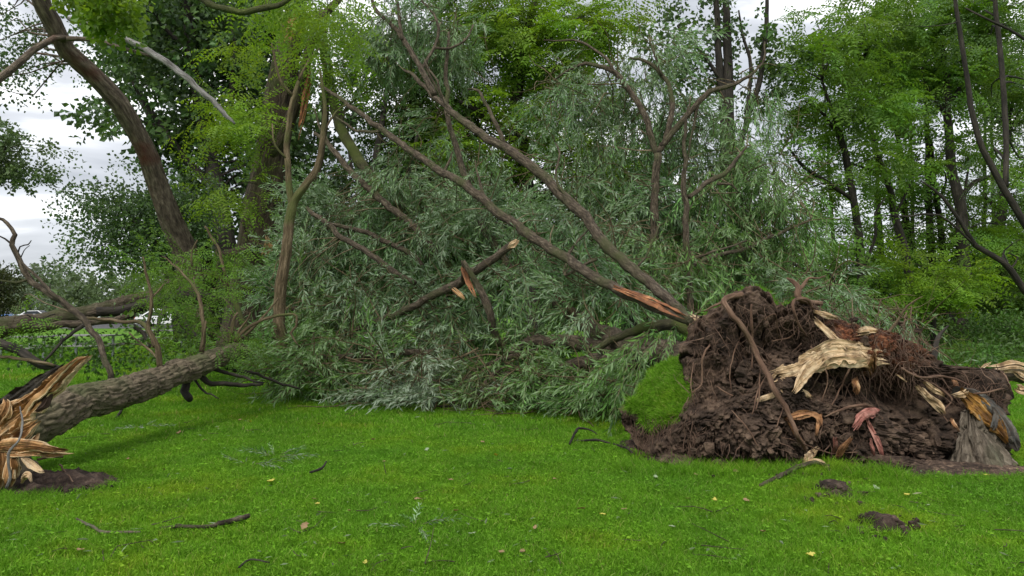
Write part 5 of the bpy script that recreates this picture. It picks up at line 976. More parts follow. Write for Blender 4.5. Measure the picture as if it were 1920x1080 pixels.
grove('straight thin grove locust left of the thickest trunk', [[(1745, 645, 30, 22), (1746, 490, 30, 17), (1742, 400, 30, 14), (1740, 300, 30, 12), (1737, 200, 30, 9), (1735, 90, 30, 6)], [(1742, 350, 30, 6), (1765, 310, 30, 5), (1790, 290, 30, 3)]], [(1730, 120, 30, 60, 36, 1), (1770, 190, 30, 55, 34, 1, .8), (1740, 270, 30, 45, 26, .8, .7), (1710, 420, 30, 55, 24, .9, .7), (1760, 330, 30, 45, 24, .8, .7)], 10, 304)
grove('thickest upright grove locust with a dark forked trunk', [[(1796, 645, 28, 32), (1806, 540, 28, 28), (1802, 400, 28, 23), (1785, 325, 28, 20), (1777, 225, 28, 17), (1772, 140, 28, 13), (1765, 40, 28, 8)], [(1800, 370, 28, 12), (1830, 340, 28, 10), (1860, 330, 28, 6)], [(1777, 220, 28, 9), (1735, 160, 28, 7), (1725, 110, 28, 4)], [(1776, 200, 28, 9), (1810, 150, 28, 7), (1840, 120, 28, 4)], [(1806, 420, 28, 10), (1812, 350, 28, 6), (1818, 310, 28, 4)]],
    [(1790, 70, 28, 80, 46, 1.1), (1830, 150, 28, 60, 36, 1), (1760, 160, 28, 50, 30, .9, .8), (1850, 300, 28, 60, 34, 1, .8), (1790, 270, 28, 46, 26, .8, .7), (1860, 420, 28, 60, 32, 1, .9), (1740, 10, 28, 80, 40, 1.1), (1840, 20, 28, 70, 40, 1)], 11, 305)
grove('twin foot grove locust close left of the thickest trunk', [[(1780, 640, 30, 24), (1772, 540, 30, 20), (1768, 470, 30, 15), (1757, 380, 30, 12), (1752, 325, 30, 9), (1745, 260, 30, 6)], [(1757, 380, 30, 6), (1775, 340, 30, 5), (1770, 320, 30, 3)]], [(1740, 500, 29, 60, 28, 1, .8), (1690, 470, 29, 45, 26, .9, .7), (1760, 440, 30, 50, 26, .9, .7)], 11, 306)
grove('young bright locust with a mounded lime crown in front of the grove', [[(1752, 650, 25, 14), (1750, 600, 25, 11), (1752, 540, 25, 7), (1755, 510, 25, 4)]], [(1750, 515, 24.5, 45, 22, .8), (1720, 535, 24.5, 34, 18, .6), (1790, 505, 24.5, 34, 20, .6), (1760, 545, 24.5, 45, 18, .7), (1715, 505, 24.7, 28, 14, .5)], 20, 307, leaf=M_LOCUSTB, size=0.9)
grove('crooked dark foreground locust sweeping up from the right edge', [[(2075, 745, 14, 44), (2045, 650, 14, 38), (1990, 560, 14, 34), (1950, 470, 14, 34), (1915, 405, 14, 33), (1878, 355, 14, 32), (1842, 285, 14, 28), (1818, 200, 14, 26), (1805, 115, 14, 23), (1793, 30, 14, 20), (1784, -40, 14, 16)], [(1886, 350, 14.5, 26), (1884, 230, 14.8, 26), (1876, 130, 15, 24), (1867, 30, 15.2, 22), (1860, -50, 15.3, 18)], [(1810, 15, 14.2, 8), (1870, 45, 14.2, 12), (1910, 70, 14.2, 14), (1960, 110, 14.2, 10)], [(1800, 40, 14, 6), (1760, 48, 13.8, 5), (1700, 50, 13.6, 2)]],
    [(1880, 40, 16, 60, 40, .6, .8), (1820, 20, 16, 50, 30, .5, .7), (1900, 180, 16.5, 40, 40, .6, .6), (1910, 290, 16.5, 36, 36, .5, .7)], 18, 308, leaf=M_POPLAR, kind='locust', seg=16, wk=0.44)
grove('low bare leaning locust stem bending left from the right edge', [[(2080, 716, 17, 18), (2000, 620, 17, 15), (1920, 540, 17, 14), (1880, 490, 17, 13), (1828, 460, 17, 11), (1802, 415, 17, 8), (1770, 370, 17, 7), (1725, 340, 17, 3)], [(1828, 460, 17, 6), (1760, 400, 17, 4), (1700, 408, 17, 4), (1650, 405, 17, 2)]], [(1900, 470, 18, 36, 26, .5, .6)], 14, 309, kind='locust')
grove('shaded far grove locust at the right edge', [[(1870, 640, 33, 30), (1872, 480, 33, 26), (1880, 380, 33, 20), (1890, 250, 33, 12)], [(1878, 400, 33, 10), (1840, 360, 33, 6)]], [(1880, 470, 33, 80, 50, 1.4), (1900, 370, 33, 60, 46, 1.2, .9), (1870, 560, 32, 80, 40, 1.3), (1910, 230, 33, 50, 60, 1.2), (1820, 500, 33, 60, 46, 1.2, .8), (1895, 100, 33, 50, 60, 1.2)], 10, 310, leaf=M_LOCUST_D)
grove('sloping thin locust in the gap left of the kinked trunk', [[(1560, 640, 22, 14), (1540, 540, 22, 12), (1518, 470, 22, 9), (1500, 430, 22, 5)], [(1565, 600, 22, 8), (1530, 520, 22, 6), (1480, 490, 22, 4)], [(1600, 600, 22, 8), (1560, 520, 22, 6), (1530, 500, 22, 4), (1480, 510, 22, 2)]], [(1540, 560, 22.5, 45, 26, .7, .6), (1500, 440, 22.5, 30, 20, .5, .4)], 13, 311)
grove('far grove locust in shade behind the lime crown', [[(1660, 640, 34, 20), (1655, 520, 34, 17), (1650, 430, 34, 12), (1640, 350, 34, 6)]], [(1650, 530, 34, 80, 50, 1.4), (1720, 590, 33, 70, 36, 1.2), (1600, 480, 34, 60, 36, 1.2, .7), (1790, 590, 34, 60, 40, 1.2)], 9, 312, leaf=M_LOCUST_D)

for k, (lab, px, d, w, lean, top) in enumerate((('thin straight far locust stem left of the bare leaning stem', 1655, 36, 11, -14, 90), ('thin far locust stem in the gap beside the willow foliage', 1575, 38, 10, -30, 160), ('slim far locust stem right of the thickest trunk', 1842, 36, 12, 6, 60),
        ('slim far locust just right of the weeping bush', 1868, 40, 11, -10, 120), ('hair thin far locust stem between the two central grove trunks', 1718, 40, 10, -12, 110))):
    grove(lab, [[(px, 638, d, w), (px + lean * 0.3, 500, d, w * 0.85), (px + lean * 0.7, 320, d, w * 0.65), (px + lean, top, d, w * 0.3)]], [(px + lean, top + 20, d, 60, 34, 1.2, .8), (px + lean * .6 + 20, top + 120, d, 46, 22, 1, .6), (px - 20, top + 230, d, 46, 20, 1, .5)], 9, 330 + k, leaf=M_LOCUST_D if k % 2 else M_LOCUST)
def bush(label, stem, blobs, dens, seed, leaf=M_BUSH, kind='bush', group='bushes along the foot of the grove', droop=0.1, size=1.0):
    rng = np.random.default_rng(seed); b = P(*stem); root = thing('bush', label, 'bush', (b[0], b[1], 0), group)
    fm = MB(); ce = foliage(fm, kind, blobs, dens, rng, 0.22, 9, 0.5, droop, size=size); sm = MB(); twigs_to(sm, np.array([(b[0], b[1], 0.0), (b[0], b[1], 0.3)]), ce, rng, 0.012, keep=0.5); sm.build('stems', M_BARKD, root, kind='stuff'); fm.build('foliage', [leaf, M_TWIG], root)
bush('broad rounded green bush at the right edge of the lawn', (1880, 680, 25), [(1890, 645, 25, 50, 34, .8), (1850, 640, 25.5, 40, 26, .7), (1915, 630, 25, 40, 36, .8), (1870, 670, 24, 50, 16, .5)], 55, 321, size=1.2)
bush('long low bush between the grove trunks and the lawn', (1800, 670, 27), [(1800, 632, 28, 60, 20, .7), (1840, 625, 28, 40, 20, .7), (1760, 660, 27, 40, 16, .5)], 55, 322, size=1.3)
bush('small weeping light green bush in front of the dark trunks', (1800, 690, 22), [(1798, 655, 22, 28, 26, .45), (1785, 675, 22, 26, 16, .35)], 60, 323, leaf=M_LOCUST, kind='willow_far', droop=1.4, size=0.7)
bush('ragged bush beside the weeping one nearer the splintered log', (1850, 690, 18), [(1845, 680, 18, 36, 18, .4), (1880, 675, 18.5, 30, 18, .4)], 50, 324, size=1.0)

# ------------------------------------------------------------------ old stump and log at the right of the plate
def build_old_stump():
    root = thing('old_stump', 'weathered grey stump with a hollow orange rotten heart at the right end of the plate', 'stump', G(1850, 876))
    c = G(1852, 878); na, nz = 200, 90
    th = np.linspace(-math.pi, math.pi, na, endpoint=False); t = np.linspace(0, 1, nz)
    top = P(1832, 776, c[1] + 0.12)
    X = np.zeros((nz, na, 3)); fl = 0.33 * (1 + 0.10 * np.cos(th * 5 + 1) + 0.12 * np.cos(th))
    for k, s in enumerate(t):
        w = fl * (1 - 0.74 * s ** 0.85); cc = np.array((c[0], c[1] + 0.16, 0)) * (1 - s) + np.array((top[0], top[1] + 0.12, 0)) * s
        X[k] = np.stack([cc[0] + w * np.cos(th), cc[1] + w * 0.75 * np.sin(th), np.full(na, s * top[2])], -1)
    q = np.stack([np.cos(th)[None] * 0.33 + 0 * t[:, None], np.sin(th)[None] * 0.33 + 0 * t[:, None], 0.6 * t[:, None] + 0 * th[None]], -1)
    qq = q * np.array((1, 1, 0.22)) / 0.085; qq = qq + 0.5 * np.stack([fbm(q * np.array((1, 1, .5)) * 7 + 5 * j, 3 + j, 2) for j in range(3)], -1); d1, d2 = worley(qq, 2)
    dv = 0.06 * (np.minimum((d2 - d1) * 2.4, 1) - 0.75) + 0.03 * fbm(q * 22 * np.array((1, 1, .35)), 8, 4, 0.65)
    X[..., 0] += dv * np.cos(th)[None]; X[..., 1] += dv * np.sin(th)[None]; X[..., 2] = np.maximum(X[..., 2] + 0.05 * fbm(np.stack([np.cos(th) * 6, np.sin(th) * 6, th * 0], -1), 2, 3)[None] * t[:, None], -0.02)
    i = np.arange(nz - 1)[:, None] * na; j = np.arange(na)[None]
    mb = MB(); mb.add(X.reshape(-1, 3), [np.stack([i + j, i + (j + 1) % na, i + na + (j + 1) % na, i + na + j], -1).reshape(-1, 4), ((nz - 1) * na + np.arange(na))[None]], q.reshape(-1, 3)); mb.build('bark_shell', M_GREYB, root)
    dp = c[1]
    def sl(l, m, th_, nm, curl=0.0, nrm=(0.2, -1, 0.3), lab=None, jag=0.3):
        mb = MB(); p, r = px_pts(l); strip(mb, p, r * 2, th_, nrm, 0.35, 0.012, 19, int(l[0][0]), curl=curl); mb.build(nm, m, root, label=lab)
    sl([(1806, 734, dp + .30, 22), (1836, 745, dp + .27, 30), (1864, 768, dp + .22, 34), (1882, 792, dp + .18, 36), (1894, 822, dp + .15, 30), (1902, 838, dp + .14, 12)], M_CUT, 0.06, 'cut_slab', 0.1, (0.5, -0.8, 0.6), 'dark grey sawn slab along the right rim')
    sl([(1808, 744, dp + .24, 20), (1828, 762, dp + .22, 38), (1848, 782, dp + .19, 40), (1866, 802, dp + .16, 30), (1880, 822, dp + .12, 12)], M_CAVITY, 0.05, 'rotten_heart', 0.25, (0.1, -1, 0.2), 'orange rotten inner wood')
    sl([(1790, 742, dp + .25, 10), (1806, 738, dp + .22, 14), (1812, 734, dp + .2, 6)], M_PALE, 0.03, 'splinter')
    sl([(1860, 800, dp + .06, 14), (1866, 780, dp + .1, 12), (1862, 765, dp + .12, 8)], M_CUT, 0.02, 'splinter')
    r2 = thing('stump_fragment', 'small mossy broken stump fragment beside the old hollow stump', 'stump', G(1722, 862)); c = G(1722, 862)
    mb = MB()
    for dx, h, w, sd in ((-0.05, 0.24, 0.12, 1), (0.05, 0.20, 0.10, 2), (0.0, 0.16, 0.14, 3)):
        tube(mb, [c + (dx, 0.02, -0.02), c + (dx * 0.9, 0.03, h * 0.5), c + (dx * 0.6 + 0.02 * sd, 0.05, h)], [w, w * 0.7, w * 0.12], 40, 0.015, rough=0.3, fur=(0.02, 0.05), seed=sd + 90, wob=0.02)
    mb.build('bark_shell', M_GREYB, r2)
    mb = MB(); p, r = px_pts([(1700, 838, c[1] - .1, 7), (1712, 826, c[1] - .06, 10), (1722, 814, c[1] - .02, 5)]); strip(mb, p, r * 2, 0.02, (0, -1, 0.2), 0.4, 0.012, 9, 4); mb.build('splinter', M_PALE, r2)
    r3 = thing('splintered_log', 'pale splintered log poking in at the right edge behind the plate', 'log', P(1870, 705, 9.4))
    mb = MB(); p, r = px_pts([(2190, 812, 9.9, 36), (2080, 735, 9.7, 35), (2010, 708, 9.6, 34), (1950, 704, 9.5, 32), (1895, 702, 9.4, 28), (1850, 698, 9.3, 16)]); tube(mb, p, r, 30, 0.03, rough=0.15, fur=(0.012, 0.05), seed=77, wob=0.03); mb.build('log_trunk', M_BARK, r3)
    for l in ([(1940, 694, 9.2, 10), (1900, 688, 9.15, 18), (1865, 692, 9.15, 14), (1835, 690, 9.2, 5)], [(1926, 712, 9.15, 10), (1908, 700, 9.15, 10), (1888, 694, 9.2, 5)], [(1925, 735, 9.0, 18), (1910, 730, 9.0, 16), (1900, 724, 9.0, 6)], [(1838, 692, 9.1, 3), (1852, 682, 9.1, 4), (1862, 677, 9.1, 2)], [(1930, 685, 9.2, 8), (1905, 683, 9.2, 5), (1890, 686, 9.2, 2)]):
        mb = MB(); q, rr = px_pts(l); splintered(mb, q, rr * 2, 0.03, (0, -1, 0.4), int(l[0][0]), n=4, step=0.02); mb.build('splinter', M_PALE, r3)
build_old_stump()
def mound(name, label, cat, px, py, s, seed, mat=M_BARE, sq=(1, 1, 0.6), group=None, zz=0.55, tilt=0.0):
    v, f = ico_sphere(5); c = G(px, py); v = v * (1 + 0.5 * fbm(v * 1.3 + seed, seed, 4) + 0.25 * fbm(v * 5 + seed, seed, 5, 0.7))[:, None] * np.array(sq) * s
    a = tilt; v = v @ np.array(((math.cos(a), math.sin(a), 0), (-math.sin(a), math.cos(a), 0), (0, 0, 1)))
    mb = MB(); mb.add(v + c + np.array((0, 0, s * sq[2] * zz + 0.03)), f, lc=0.0); return tag(mb.build(name, mat), label, cat, group)
mound('soil_clod', 'dark slab of soil lying at the foot of the plate behind the pale splinter', 'clod', 1468, 872, 0.13, 4, M_SOIL, (1.2, .8, .5), tilt=0.5)
mound('soil_clod', 'round dark lump of earth beside the mossy stump fragment', 'clod', 1672, 884, 0.15, 6, M_SOIL, (1.3, .8, .5), tilt=-0.3)
mound('soil_clod', 'dark clod on the lawn half hidden by grass in front of the plate', 'clod', 1562, 925, 0.11, 9, M_BARE, (1.1, 1.0, .45), tilt=0.7)
mound('soil_clod', 'nearest dark clod of torn turf on the right of the lawn', 'clod', 1650, 990, 0.10, 12, M_BARE, (1.5, .7, .5), tilt=-0.6)
mound('soil_clod', 'grey stony clod at the base of the earth slope', 'clod', 1352, 880, 0.09, 15, M_MULCH, (1.2, .8, .5))

# ------------------------------------------------------------------ far left: tables, rail, cars, trees
M_GREYW = plain_mat('weathered_table_wood', (0.21, 0.21, 0.20), 0.8)
M_RAIL = plain_mat('dark_post', (0.05, 0.045, 0.04), 0.8); M_WHITE = plain_mat('white_paint', (0.78, 0.79, 0.80), 0.25); M_BLUE = plain_mat('blue_paint', (0.06, 0.14, 0.34), 0.25)
M_GLASS = plain_mat('car_glass', (0.02, 0.025, 0.03), 0.05); M_TYRE = plain_mat('tyre_rubber', (0.015, 0.015, 0.015), 0.8); M_RED = plain_mat('red_lamp', (0.45, 0.02, 0.02), 0.3); M_STEEL = plain_mat('galvanised_steel', (0.45, 0.46, 0.47), 0.45, 0.6)
def box(mb, c, s, rz=0.0, rx=0.0):
    v = np.array([(x, y, z) for x in (-.5, .5) for y in (-.5, .5) for z in (-.5, .5)]) * np.array(s)
    if rx: v = v @ np.array(((1, 0, 0), (0, math.cos(rx), math.sin(rx)), (0, -math.sin(rx), math.cos(rx))))
    if rz: v = v @ np.array(((math.cos(rz), math.sin(rz), 0), (-math.sin(rz), math.cos(rz), 0), (0, 0, 1)))
    mb.add(v + np.array(c), np.array(((0, 1, 3, 2), (4, 6, 7, 5), (0, 4, 5, 1), (2, 3, 7, 6), (0, 2, 6, 4), (1, 5, 7, 3))), smooth=False)
def bpart(name, mat, parent, boxes):
    mb = MB()
    for b in boxes: box(mb, *b)
    return mb.build(name, mat, parent)
def picnic_table(px, d, rz, label):
    c = P(px, 600, d); x, y = c[0], c[1]; root = thing('picnic_table', label, 'picnic table', (x, y, 0), 'picnic tables beyond the fallen trunk')
    ca, sa = math.cos(rz), math.sin(rz); T = lambda a, b, z: (x + ca * a - sa * b, y + sa * a + ca * b, z)
    for k in range(4): bpart('tabletop_plank', M_GREYW, root, [(T(0, -0.3 + 0.2 * k, 0.75), (1.9, 0.185, 0.04), rz)])
    for s in (-1, 1): bpart('bench_plank', M_GREYW, root, [(T(0, s * 0.72, 0.44), (1.9, 0.26, 0.04), rz)])
    for s in (-1, 1): bpart('leg_frame', M_STEEL, root, [(T(s * 0.65, 0, 0.40), (0.07, 1.6, 0.05), rz), (T(s * 0.65, 0.35, 0.37), (0.07, 0.06, 0.74), rz), (T(s * 0.65, -0.35, 0.37), (0.07, 0.06, 0.74), rz)])
picnic_table(30, 23, 0.05, 'grey picnic table at the left edge beyond the fallen trunk')
picnic_table(165, 24.5, -0.1, 'grey picnic table hidden in leaves beneath the bare shoot')
picnic_table(315, 30, 0.1, 'farthest picnic table seen under the locust leaves')
root = thing('rail_fence', 'low white rail fence with dark posts beside the car park', 'fence', (P(60, 600, 58)[0], 58, 0))
for k in range(8):
    x = P(-60 + 32 * k, 600, 58)[0]; bpart('post', M_RAIL, root, [((x, 58, 0.55), (0.22, 0.22, 1.1))])
a, b = P(-80, 600, 58)[0], P(190, 600, 58)[0]
for z in (0.95, 0.6): bpart('rail', M_WHITE, root, [(((a + b) / 2, 57.85, z), (b - a, 0.06, 0.16))])
def car(px, d, rz, paint, label):
    c = P(px, 600, d); root = thing('parked_car', label, 'car', (c[0], c[1], 0), 'cars parked beyond the fallen trunk')
    prof = [(-2.15, 0.35), (-2.2, 0.75), (-2.1, 0.95), (-1.75, 1.0), (-1.15, 1.42), (0.35, 1.46), (1.05, 1.0), (1.95, 0.86), (2.15, 0.62), (2.15, 0.35)]
    def ex(pr, w, tx=0.0):
        n = len(pr); v = np.array([(x, s * (w - tx * max(0, z - 0.9)), z) for s in (-1, 1) for x, z in pr]); ca, sa = math.cos(rz), math.sin(rz)
        v = np.stack([c[0] + ca * v[:, 0] - sa * v[:, 1], c[1] + sa * v[:, 0] + ca * v[:, 1], v[:, 2]], -1)
        k = np.arange(n); k2 = (k + 1) % n
        mb = MB(); mb.add(v, [np.stack([k, k2, n + k2, n + k], -1), np.arange(n)[None, ::-1], (n + np.arange(n))[None]], smooth=False); return mb
    body = ex(prof, 0.88, 0.35).build('body', paint, root)
    ex([(-1.55, 1.03), (-1.08, 1.36), (0.30, 1.39), (0.85, 1.03)], 0.885, 0.30).build('side_window', M_GLASS, body)
    ex([(0.42, 1.44), (0.46, 1.45), (1.02, 1.05), (0.96, 1.03)], 0.70).build('windscreen', M_GLASS, body)
    ca, sa = math.cos(rz), math.sin(rz)
    for sx in (-1.35, 1.35):
        for sy in (-0.8, 0.8):
            m = np.array((c[0] + ca * sx - sa * sy, c[1] + sa * sx + ca * sy, 0.33)); ax = np.array((-sa, ca, 0)) * 0.11
            mb = MB(); tube(mb, [m - ax, m + ax], [0.33, 0.33], 18, 0.1); w = mb.build('wheel', M_TYRE, root)
    for sy in (-0.65, 0.65):
        bpart('tail_lamp', M_RED, root, [((c[0] - ca * 2.19 - sa * sy, c[1] - sa * 2.19 + ca * sy, 0.82), (0.08, 0.3, 0.16), rz)])
car(308, 66, 0.15, M_WHITE, 'white parked car with red tail lamp below the fallen trunk')
car(238, 105, 0.1, M_WHITE, 'second white parked car showing above the thin branches left of the first')
car(0, 90, 0.0, M_BLUE, 'blue parked car behind the rail fence at the left edge')
car(72, 96, 0.05, M_WHITE, 'white car behind the middle of the rail fence')
ROAD = MB(); ROAD.add([(-90, 62, 0.012), (-18, 62, 0.012), (-14, 110, 0.012), (-110, 110, 0.012)], np.array([(0, 1, 2, 3)])); ROAD.build('car_park', plain_mat('asphalt', (0.055, 0.055, 0.056), 0.85), kind='structure')
FT = 'trees of the far tree line at the left'
for k, (label, tr, bl, lf) in enumerate((
    ('hazy tall far tree, leftmost dome of the far line', (90, 600, 150, 12), [(90, 525, 150, 60, 36, 6), (60, 560, 150, 50, 30, 5), (120, 560, 148, 50, 36, 5)], M_FAR),
    ('grey-green far willow in the middle of the far line', (95, 600, 120, 12), [(100, 545, 120, 44, 34, 5), (70, 575, 120, 40, 22, 4), (135, 570, 120, 34, 26, 4)], M_FARG),
    ('brighter green far tree right of the grey willow', (185, 600, 100, 10), [(185, 530, 100, 50, 40, 4), (165, 565, 100, 40, 28, 3.5), (215, 565, 100, 40, 30, 3.5)], M_FAR),
    ('far tree with a thin dark stem behind the round crown', (250, 600, 85, 8), [(250, 520, 85, 46, 44, 3.5), (240, 570, 85, 44, 28, 3), (290, 560, 85, 40, 34, 3)], M_FAR),
    ('far tree seen through the locust leaves', (330, 600, 75, 10), [(330, 510, 75, 50, 50, 3.2), (370, 550, 75, 60, 46, 3.2), (420, 520, 75, 60, 60, 3.2)], M_FAR),
    ('far olive tree low at the left end of the line', (20, 600, 135, 10), [(20, 555, 135, 50, 32, 5), (-30, 550, 135, 60, 40, 6)], M_FARG))):
    x, y, d, w = tr
    up_tree('far_tree', label, 'tree', [[(x, y, d, w), (x + 2, y - 40, d, w * 0.7), (x, y - 70, d, w * 0.3)]], bl, 'tree_far', lf, M_BARKD, 0.8 * (120 / d) ** 0.8, 400 + k, FT, clump=1.3, per=8, flat=0.5, twig=0.06, keep=0.3, size=1.0 if d > 95 else 0.8)
# a mass of far wood that closes the view behind the pile and the grove
rng = np.random.default_rng(77); fm = MB()
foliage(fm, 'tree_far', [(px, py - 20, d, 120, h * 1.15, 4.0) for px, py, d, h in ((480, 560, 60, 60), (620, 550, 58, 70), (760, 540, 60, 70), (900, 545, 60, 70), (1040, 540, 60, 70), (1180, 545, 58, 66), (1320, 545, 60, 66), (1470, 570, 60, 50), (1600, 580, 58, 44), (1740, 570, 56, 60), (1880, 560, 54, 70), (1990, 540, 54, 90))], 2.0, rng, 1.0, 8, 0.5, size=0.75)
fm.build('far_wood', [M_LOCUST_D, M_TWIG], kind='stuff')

# ------------------------------------------------------------------ bits on the lawn
def twig(label, pts, mat=M_BARK, cat='twig', lift=0.035, name='fallen_twig', subs=(), z=None):
    q = [G(x, y) + np.array((0, 0, lift + (h if True else 0))) for x, y, w, h in pts]; r = [1.0 * w * q[i][1] / F / 2 for i, (x, y, w, h) in enumerate(pts)]
    mb = MB(); tube(mb, q, r, 8, 0.03, wob=0.012, rough=0.3, seed=int(pts[0][0]), gnarl=0.4)
    for s in subs:
        q = [G(x, y) + np.array((0, 0, lift + h)) for x, y, w, h in s]; r = [w * q[i][1] / F / 2 for i, (x, y, w, h) in enumerate(s)]; tube(mb, q, r, 6, 0.03, wob=0.01, rough=0.3, seed=int(s[0][0]))
    return tag(mb.build(name, mat), label, cat)
twig('thick barky piece of the broken stick at its right end', [(300, 1001, 6, 0), (345, 1000, 6, .01), (398, 1000, 6, .015), (410, 998, 10, .02), (440, 990, 10, .02), (466, 981, 8, .02)], M_BARK)
twig('thin bent grey left piece of the broken stick', [(143, 984, 4, .01), (170, 998, 6, .01), (200, 1009, 5, .01), (262, 1009, 4, .01)], M_GREYB)
twig('dark hooked twig standing out of the grass left of the lifted turf', [(1068, 838, 4, 0), (1080, 826, 5, .08), (1086, 822, 5, .09), (1105, 822, 3, .08), (1120, 826, 2, .04)], M_BARKD, subs=[[(1090, 832, 3, 0.0), (1115, 834, 5, .02), (1145, 838, 3, .01)]])
twig('brown stick with a pale splintered end in front of the earth slope', [(1425, 918, 7, 0), (1460, 905, 8, .02), (1500, 893, 9, .06), (1530, 888, 8, .07), (1556, 890, 4, .05)], M_BARK, subs=[])
mb = MB(); q = [G(x, y) + np.array((0, 0, h)) for x, y, h in ((1496, 886, .06), (1520, 884, .10), (1540, 885, .10), (1560, 895, .04))]; strip(mb, q, [0.02, 0.05, 0.045, 0.01], 0.012, (0, -0.5, 1), 0.5, 0.012, 9, 3)
tag(mb.build('wood_splinter', M_PALE), 'long curved pale splinter lying on the brown stick', 'splinter')
twig('small forked twig at the bottom edge of the lawn', [(448, 1078, 4, .01), (470, 1066, 4, .02), (505, 1072, 3, .02)], M_BARKD)
twig('short black twig under the furrowed log', [(218, 788, 4, 0), (226, 780, 5, .03), (232, 772, 4, .06)], M_BARKD)
twig('thin dark twig lying among grass in mid lawn', [(580, 893, 4, 0), (600, 890, 5, .02), (612, 880, 3, .04)], M_BARKD)
twig('small dark twig near the far edge of the lawn below the pile', [(825, 768, 4, 0), (855, 766, 5, .02), (880, 770, 3, .01)], M_BARKD)
twig('thin dark stick left of the deep soil overhang', [(1150, 838, 3, 0), (1175, 850, 4, .02), (1190, 860, 3, .01)], M_BARKD)
twig('brown sliver on the soil beside the broken stump', [(70, 872, 4, .02), (90, 868, 5, .03), (118, 866, 4, .02)], M_ROOT)
twig('thin pale root lying on the soil patch by the broken stump', [(112, 890, 3, .06), (120, 905, 3, .08), (138, 922, 2, .05)], M_ROOT)
def sprig(label, px, py, n, seed, leaf=M_WILLOW, size=0.5):
    rng = np.random.default_rng(seed); c = G(px, py); mb = MB(); a = rng.uniform(0, 6.28, n)
    place_sprays(mb, 'willow', c + np.stack([np.cos(a) * .06, np.sin(a) * .06, a * 0 + 0.04], -1), unit(np.stack([np.cos(a), np.sin(a) * 0.8, rng.uniform(0.05, 0.5, n)], -1)), np.full(n, size) * rng.uniform(.7, 1.2, n), rng, 0.5)
    tag(mb.build('willow_sprig', [leaf, M_TWIG]), label, 'sprig')
sprig('dark leafy willow sprig in the middle left of the lawn', 515, 862, 6, 1)
sprig('small willow sprig near the bottom centre of the lawn', 778, 996, 5, 2, size=0.38)
sprig('silver willow sprig below the furrowed log', 268, 805, 4, 3, M_SILVER, 0.4)
sprig('little flat willow sprig just left of the dark leafy one', 470, 876, 3, 4, size=0.4)
M_DRY = leaf_mat('dry_leaf', (0.13, 0.075, 0.035), (0.30, 0.19, 0.10), (0.27, 0.18, 0.10), 0.1, 0.7); M_YEL = leaf_mat('yellow_leaf', (0.30, 0.27, 0.03), (0.46, 0.42, 0.05), (0.5, 0.45, 0.1), 0.15, 0.6); M_GLF = leaf_mat('pale_green_leaf', (0.16, 0.24, 0.08), (0.26, 0.34, 0.16), (0.26, 0.33, 0.2), 0.15, 0.6)
def dropped_leaf(px, py, s, mat, label, group, seed):
    rng = np.random.default_rng(seed); c = G(px, py); a = rng.uniform(0, 6.28); n = 9; t = np.linspace(0, 1, n)
    w = np.sin(np.pi * t ** 0.75) ** 1.1 * (0.30 + 0.12 * np.sin(t * 21 + seed)); u = np.array((-1, -0.5, 0, 0.5, 1.0))
    X = np.repeat((t - .5)[:, None], 5, 1); Y = w[:, None] * u[None]; Z = 0.10 * u[None] ** 2 * rng.uniform(.3, 1.5) + 0.18 * (t[:, None] - .5) ** 2 * rng.uniform(0.2, 2) + 0.04 * np.sin(9 * X + 5 * Y + seed)
    V = np.stack([math.cos(a) * X - math.sin(a) * Y, math.sin(a) * X + math.cos(a) * Y, Z], -1) * s + c + np.array((0, 0, 0.045 + hgt(c[0], c[1])))
    ti = rng.normal(0, 0.35); V[..., 2] += (V[..., 1] - c[1]) * ti
    i = np.arange(n - 1)[:, None] * 5; j = np.arange(4)[None]; mb = MB(); mb.add(V.reshape(-1, 3), np.stack([i + j, i + j + 1, i + 6 + j, i + 5 + j], -1).reshape(-1, 4), lc=rng.uniform(0, 1))
    tag(mb.build('dropped_leaf', mat), label, 'leaf', group)
dropped_leaf(570, 1001, 0.085, M_DRY, 'large tan curled leaf right of the broken stick', 'dry leaves on the lawn', 901)
dropped_leaf(335, 816, 0.085, M_DRY, 'large pale brown leaf on the lawn below the furrowed log', 'dry leaves on the lawn', 902)
dropped_leaf(508, 911, 0.08, M_YEL, 'brightest yellow leaf in the left middle of the lawn', 'yellow leaves on the lawn', 903)
dropped_leaf(1643, 927, 0.075, M_GLF, 'round pale green leaf right of the soil clods', 'pale leaves on the lawn', 904)
for k, (x, y) in enumerate(((655, 967), (590, 945), (783, 942), (308, 888), (940, 1045), (1003, 998), (855, 965), (450, 792), (720, 872), (1090, 963), (1190, 882), (1305, 900), (150, 1045), (700, 830), (905, 835), (1040, 905), (845, 905), (1400, 950), (1290, 945), (980, 1045), (240, 865), (385, 830), (1380, 895), (1170, 965), (598, 800), (760, 760), (1430, 1010), (640, 1030))):
    dropped_leaf(x, y, 0.045 + 0.03 * ((k * 7) % 5) / 5, M_DRY, 'small dry tan leaf lying on the mown lawn', 'dry leaves on the lawn', 910 + k)
for k, (x, y) in enumerate(((470, 795), (595, 955), (1340, 948), (685, 1067), (1520, 1056), (930, 860), (1130, 975), (1850, 900), (1700, 940))):
    dropped_leaf(x, y, 0.05 + 0.02 * (k % 3) / 2, M_YEL, 'small yellow leaf lying on the mown lawn', 'yellow leaves on the lawn', 950 + k)
for k, (x, y) in enumerate(((730, 1050), (885, 1010), (1230, 905), (1350, 1060), (560, 990), (1260, 1000), (420, 845), (800, 850), (1000, 790), (1560, 1010), (1740, 960), (1800, 1000), (950, 900))):
    dropped_leaf(x, y, 0.05 + 0.02 * (k % 3) / 2, M_GLF, 'small pale green leaf lying on the mown lawn', 'pale leaves on the lawn', 970 + k)

